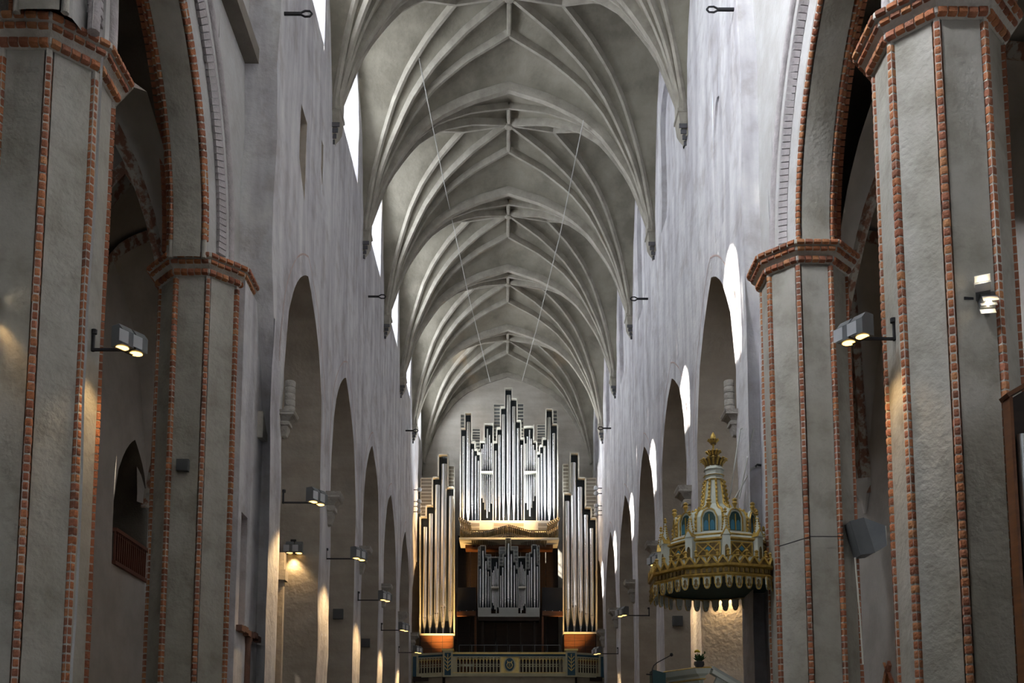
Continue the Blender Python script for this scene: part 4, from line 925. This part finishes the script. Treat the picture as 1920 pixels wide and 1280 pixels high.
    for j in range(6):
        for q in range(4):
            rr = .066 * (1 - j / 7); aa = a2 + q * pi / 2; sp.lathe([(.004, -.02), (.018, 0), (.004, .02)], 5, c2 + V((rr * math.cos(aa), rr * math.sin(aa), zt + .1 + .045 * j)))
    sp.lathe([(.01, 0), (.035, .03), (.015, .05), (.03, .07), (.005, .1)], 6, c2 + up * (zt + .38)); sp.build('crockets', 'gold', pin, 50)
    # narrow blind panel on the pinnacle
    MB().prism(lanc(.03, 0, .17, .05), c2 + n2 * .06 + up * (z3a + .05), t2, up, n2 * .006).build('blind_panel', 'gold_dark', pin)
    # crest of gold gablets, fleurons, pendants
    A, Bv = vtx(k, R1), vtx(k + 1, R1); e = (Bv - A); nt = 4
    for j in range(nt):
        w_ = e.length / nt; c = A + e * ((j + .5) / nt)
        gt = MB()
        for s in (-1, 1): gt.bar(c + nrm * .03 + tn * w_ * .5 * s + up * (zb1 + .0), c + nrm * .03 + up * (zb1 + .13), .028, .035, nrm)
        gt.build('gablet', 'gold', pc)
        MB().prism([(-w_ * .45, 0), (0, .11), (w_ * .45, 0)], c + nrm * .0 + up * zb1, tn, up, nrm * .02).build('gablet_field', 'gold_dark', pc)
        c = A + e * (j / nt)
        MB().lathe([(.012, 0), (.015, .05), (.045, .08), (.02, .10), (.03, .13), (.022, .15), (.04, .17), (.01, .20)], 6, c * .97 + up * (zb1 + .06)).build('fleuron', 'gold', pc, 50)
        # pendant tongue
        pw2 = w_ * .31; c = A + e * (j / nt) + nrm * .0
        zt2 = zb0 + .01; hh = zt2 - zf(1102, 17.03) 
        tong = [(-pw2, 0), (-pw2, -hh * .62), (-pw2 * .8, -hh * .66), (-pw2 * .7, -hh * .84), (-pw2 * .3, -hh * .98), (pw2 * .3, -hh * .98), (pw2 * .7, -hh * .84), (pw2 * .8, -hh * .66), (pw2, -hh * .62), (pw2, 0)]
        po = MB().prism(tong, c + up * zt2 - nrm * .03, tn, up, nrm * .025).build('pendant', 'pulpit_white', pc)
        mb = MB()
        for p, q in zip(tong, tong[1:]): mb.bar(c + nrm * .0 + tn * p[0] + up * (zt2 + p[1]), c + tn * q[0] + up * (zt2 + q[1]), .016, .016, nrm)
        for s in (-1,): mb.tube([c + tn * (w_ * .5 - (w_ * .5 - pw2) * math.cos(pi * j2 / 4)) + up * (zt2 - .045 + .04 * math.sin(pi * j2 / 4)) for j2 in range(5)], .009, 5)
        mb.build('pendant_trim', 'gold', po)
        MB().lathe([(.03, -hh * .80), (.035, -hh * .68), (.02, -hh * .5), (.028, -hh * .35), (.01, -hh * .2)], 6, c + up * zt2 + nrm * .0).build('pendant_bell', 'gold_dark', po, 50)
        for q in range(2): MB().ob(A + e * ((j + .25 + .5 * q) / nt) + nrm * .0 + up * (zb0 + h * .5), tn * w_ * .14, nrm * .015, up * h * .18).build('frieze_block', 'gold_dark', pc)
# neck, leafy crown and finial
zc0 = zf(875, 18.1)
nk = MB().lathe([(.15, zn0), (.175, zn0 + .03), (.155, zn0 + .06), (.155, zn0 + .09), (.18, zn0 + .115), (.16, zn0 + .14), (.165, zn0 + .20), (.19, zn0 + .22), (.155, zn0 + .26), (.14, zn0 + .30)], 10, (0, 0, 0), PH).build('neck', 'pulpit_white', pc, 20)
for z in (.03, .115, .22): MB().lathe([(.165, zn0 + z - .012), (.19, zn0 + z), (.165, zn0 + z + .012)], 10, (0, 0, 0), PH, cap=False).build('neck_ring', 'gold', nk, 20)
zc = zn0 + .28
def leafy(nm, r0, r1, z0, hgt, n):
    c = MB().lathe([(r0, z0), (r0 * 1.05, z0 + hgt * .5), (r1 * .86, z0 + hgt * .9), (r1 * .3, z0 + hgt * .8)], 16).build(nm, 'gold_dark', pc, 50)
    for k in range(n):
        a = 2 * pi * k / n; u = V((math.cos(a), math.sin(a), 0))
        MB().tube([u * r0 * 1.02 + V((0, 0, z0 + .02)), u * r0 * 1.12 + V((0, 0, z0 + hgt * .55)), u * r1 + V((0, 0, z0 + hgt * .95)), u * r1 * 1.12 + V((0, 0, z0 + hgt * .82))], [.012, .018, .020, .010], 6).build('leaf', 'gold', c, 60)
leafy('crown', .145, .225, zc, .15, 14)
MB().lathe([(.17, zc + .12), (.06, zc + .15), (.05, zc + .20), (.08, zc + .22)], 12).build('stem', 'gold', pc, 50)
leafy('cup', .075, .13, zc + .20, .10, 10)
MB().lathe([(.03, zc + .28), (.018, zc + .34), (.018, zc + .42), (.05, zc + .45)], 8).build('stem', 'gold', pc, 50)
leafy('upper_cup', .05, .095, zc + .43, .09, 9)
MB().lathe([(.05, zc + .52), (.055, zc + .56), (.03, zc + .62), (.005, zc + .66)], 10).build('finial', 'gold', pc, 50)
# iron rods holding the canopy
hk = [((4.50, 18.95, 8.80), (1398, 800), (1368, 934)), (None, (1430, 774), (1386, 934)), (None, (1420, 873), (1378, 934))]
for k, (_, a, b) in enumerate(hk):
    p = at(a[0], a[1], 18.75 - .1 * k); q = at(b[0], b[1], 18.2); nm = ['nearest the arch opening', 'with the highest wall hook', 'with the lowest wall hook'][k]
    r = thing('hanger_rod', 'iron rod tying the pulpit canopy to the wall, ' + nm, 'rod', p, 0, 'canopy rods')
    d = q - p
    MB().tube([(0, 0, 0), (d.x * .12 - .05, 0, -.05), tuple(d)], .016, 6).build('rod', 'wire', r, 60)
    MB().tube([(.25, .05, .0), (0, 0, .02), (-.04, 0, -.02)], .022, 6).build('hook', 'iron', r, 60)
# ------------------------------------------------------------------ pulpit
pp = thing('pulpit', 'cream and gold polygonal pulpit rim at the bottom of the picture', 'pulpit', (0, 0, 0))
zp = at(1310, 1250, 17.3).z
PPTS = [V((2.95, 18.95, 0)), V((2.70, 18.65, 0)), V((2.66, 17.95, 0)), V((3.10, 17.28, 0)), V((3.34, 17.24, 0)), V((3.36, 17.6, 0))]
def path(prof):
    nn = []
    for k in range(len(PPTS)):
        a, b = PPTS[max(k - 1, 0)], PPTS[min(k + 1, len(PPTS) - 1)]; d = (b - a).normalized(); nn.append(V((d.y, -d.x, 0)) * -1 if V((d.y, -d.x, 0)).dot(PPTS[k] - V((3.3, 18.3, 0))) < 0 else V((d.y, -d.x, 0)))
    return MB().grid([[p + n * o + V((0, 0, z)) for o, z in prof] for p, n in zip(PPTS, nn)])
path([(-.22, zp - .25), (-.22, zp), (-.05, zp), (.02, zp - .02), (.0, zp - .06), (-.03, zp - .11), (-.10, zp - .15), (-.10, zp - .2), (-.14, zp - .22), (-.14, 0)]).build('body', 'pulpit_white', pp, 15)
path([(-.115, zp - .215), (-.085, zp - .2), (-.10, zp - .185)]).build('gold_line', 'gold', pp); path([(-.02, zp + .004), (.024, zp - .016), (.022, zp - .026)]).build('rim_gilding', 'gold', pp)
for a, b in ((PPTS[2], PPTS[3]), (PPTS[3], PPTS[4]), (PPTS[1], PPTS[2])):
    t_ = (b - a).normalized(); n_ = V((t_.y, -t_.x, 0)); n_ = n_ if n_.y < 0 or n_.x < -.9 else -n_; c = (a + b) / 2 - n_ * .135; L = (b - a).length
    if L > .5:
        for sg in (-1, 1): MB().lathe([(.012, -.05), (.04, 0), (.012, .05)], 4, c + t_ * L * .34 * sg + V((0, 0, zp - .31))).build('quatrefoil', 'pulpit_blue', pp)
        MB().prism([(.16 * math.cos(pi * j / 8), .16 * math.sin(pi * j / 8)) for j in range(9)], c + V((0, 0, zp - .46)), t_, (0, 0, 1), n_ * .03).build('arch_panel', 'gold_dark', pp)
    else: MB().lathe([(.012, -.05), (.04, 0), (.012, .05)], 4, c + V((0, 0, zp - .31))).build('quatrefoil', 'pulpit_blue', pp)
s0, s1 = at(1333, 1251, 17.42), at(1412, 1297, 17.6)
r = thing('pulpit_stair_rail', 'blue-grey sloping handrail descending right of the pulpit rim', 'handrail', s0)
d = s1 - s0
MB().bar((0, 0, 0), tuple(d), .12, .05).build('handrail', 'organ_grey', r); MB().bar((0, -.03, -.07), (d.x, d.y - .03, d.z - .07), .10, .07).build('moulding', 'pulpit_white', r); MB().bar((0, .0, -.35), (d.x, d.y, d.z - .35), .06, .5).build('side_panel', 'pulpit_white', r)
a, b = at(1224, 1257, 17.6), at(1246, 1285, 17.6)
r = thing('lectern', 'dark green reading desk at the left of the pulpit', 'lectern', (a.x, 17.6, 0))
MB().prism([(0, a.z + .02), (.22, a.z - .04), (.22, b.z - .3), (0, b.z - .3)], (0, 0, 0), (1, 0, 0), (0, 0, 1), (0, .4, 0)).build('desk', 'pulpit_green', r); MB().bar((-.1, .1, a.z - .05), (.02, .1, a.z - .06), .02, .02).build('arm', 'iron', r)
r = thing('microphone', 'black gooseneck microphone on the pulpit reading desk', 'microphone', (0, 0, 0))
MB().tube([at(1223, 1280, 17.55), at(1223, 1254, 17.55), at(1226, 1247, 17.55), at(1232, 1242, 17.55), at(1256, 1229, 17.55)], .009, 6).build('gooseneck', 'iron', r, 60)
MB().lathe([(.008, -.03), (.026, -.02), (.03, 0), (.02, .025), (.004, .03)], 10, at(1259, 1227, 17.55)).build('head', 'black_screen', r, 60)
fp = at(1311, 1251, 17.3); r = thing('flower_bouquet', 'small bouquet with a yellow bloom standing on the pulpit rim', 'flowers', fp)
MB().lathe([(.06, 0), (.09, .05), (.085, .10), (.05, .10)], 10).build('bowl', 'pot', r, 50)
lm = MB(); lm.add([(0, 0, 0), (.022, .006, .05), (0, .01, .11), (-.022, .006, .05), (0, -.004, .055)], [(0, 1, 4), (1, 2, 4), (2, 3, 4), (3, 0, 4), (0, 3, 2, 1)]); lmm = lm.mesh('leaf', 'leaf')
for k in range(34):
    a = random.uniform(0, 2 * pi); t = random.uniform(.2, 1.3); obj('leaf', lmm, r, Matrix.Translation((random.uniform(-.05, .05), random.uniform(-.05, .05), .09 + random.uniform(0, .05))) @ Matrix.Rotation(a, 4, 'Z') @ Matrix.Rotation(t, 4, 'X') @ Matrix.Diagonal((1, 1, random.uniform(.8, 1.3), 1)))
for dx, dz in ((-.03, .24), (.06, .20), (.09, .24)): MB().tube([(0, 0, .08), (dx * .5, 0, dz * .6), (dx, 0, dz)], .005, 5).build('stem', 'leaf', r)
bl = MB()
for k in range(30):
    a = 2.4 * k; q = .8 - k / 40; bl.lathe([(.006, -.012), (.02, 0), (.006, .012)], 5, (-.03 + .048 * q * math.cos(a), .048 * q * math.sin(a), .25 + .04 * (1 - q * q)))
bl.build('bloom', 'yellow_petal', r, 60)
for dx, dz in ((.06, .21), (.10, .25)): MB().lathe([(.004, -.02), (.016, 0), (.004, .03)], 6, (dx, 0, dz)).build('bud', 'leaf', r, 50)
# ------------------------------------------------------------------ wooden organ case at the right edge
r = thing('choir_organ', 'edge of a dark wooden organ case with grey pipes at the right border', 'organ', (0, 9.5, 0))
p0, p1 = at(1886, 746, 9.5), at(1960, 702, 9.5)
XE = 6.0; XA = (p0.x + XE) / 2; ZA = p0.z + (XA - p0.x) * (p1.z - p0.z) / (p1.x - p0.x)
MB().bar((p0.x - .02, 0, p0.z), (XA, 0, ZA), .16, .04, (0, 0, 1)).build('sloped_top', 'wood', r); MB().bar((XA, 0, ZA), (XE + .02, 0, p0.z), .16, .04, (0, 0, 1)).build('sloped_top', 'wood', r)
for x in (p0.x, XE - .03): MB().box(x, x + .03, -.07, .07, 0, p0.z - .01).build('side_board', 'wood', r)
MB().prism([(p0.x + .01, 0), (XE - .01, 0), (XE - .01, p0.z - .02), (XA, ZA - .03), (p0.x + .01, p0.z - .02)], (0, .07, 0), (1, 0, 0), (0, 0, 1), (0, .03, 0)).build('back_board', 'wood_dark', r)
for k in range(11): x = p0.x + .125 + .107 * k; pipe(r, x, .0, p0.z - .36 + .07 * (5 - abs(k - 5)), 1.6, 1.1, .045)
MB().box(p0.x, XE, -.09, .10, 0, 1.1).build('plinth', 'wood_dark', r)
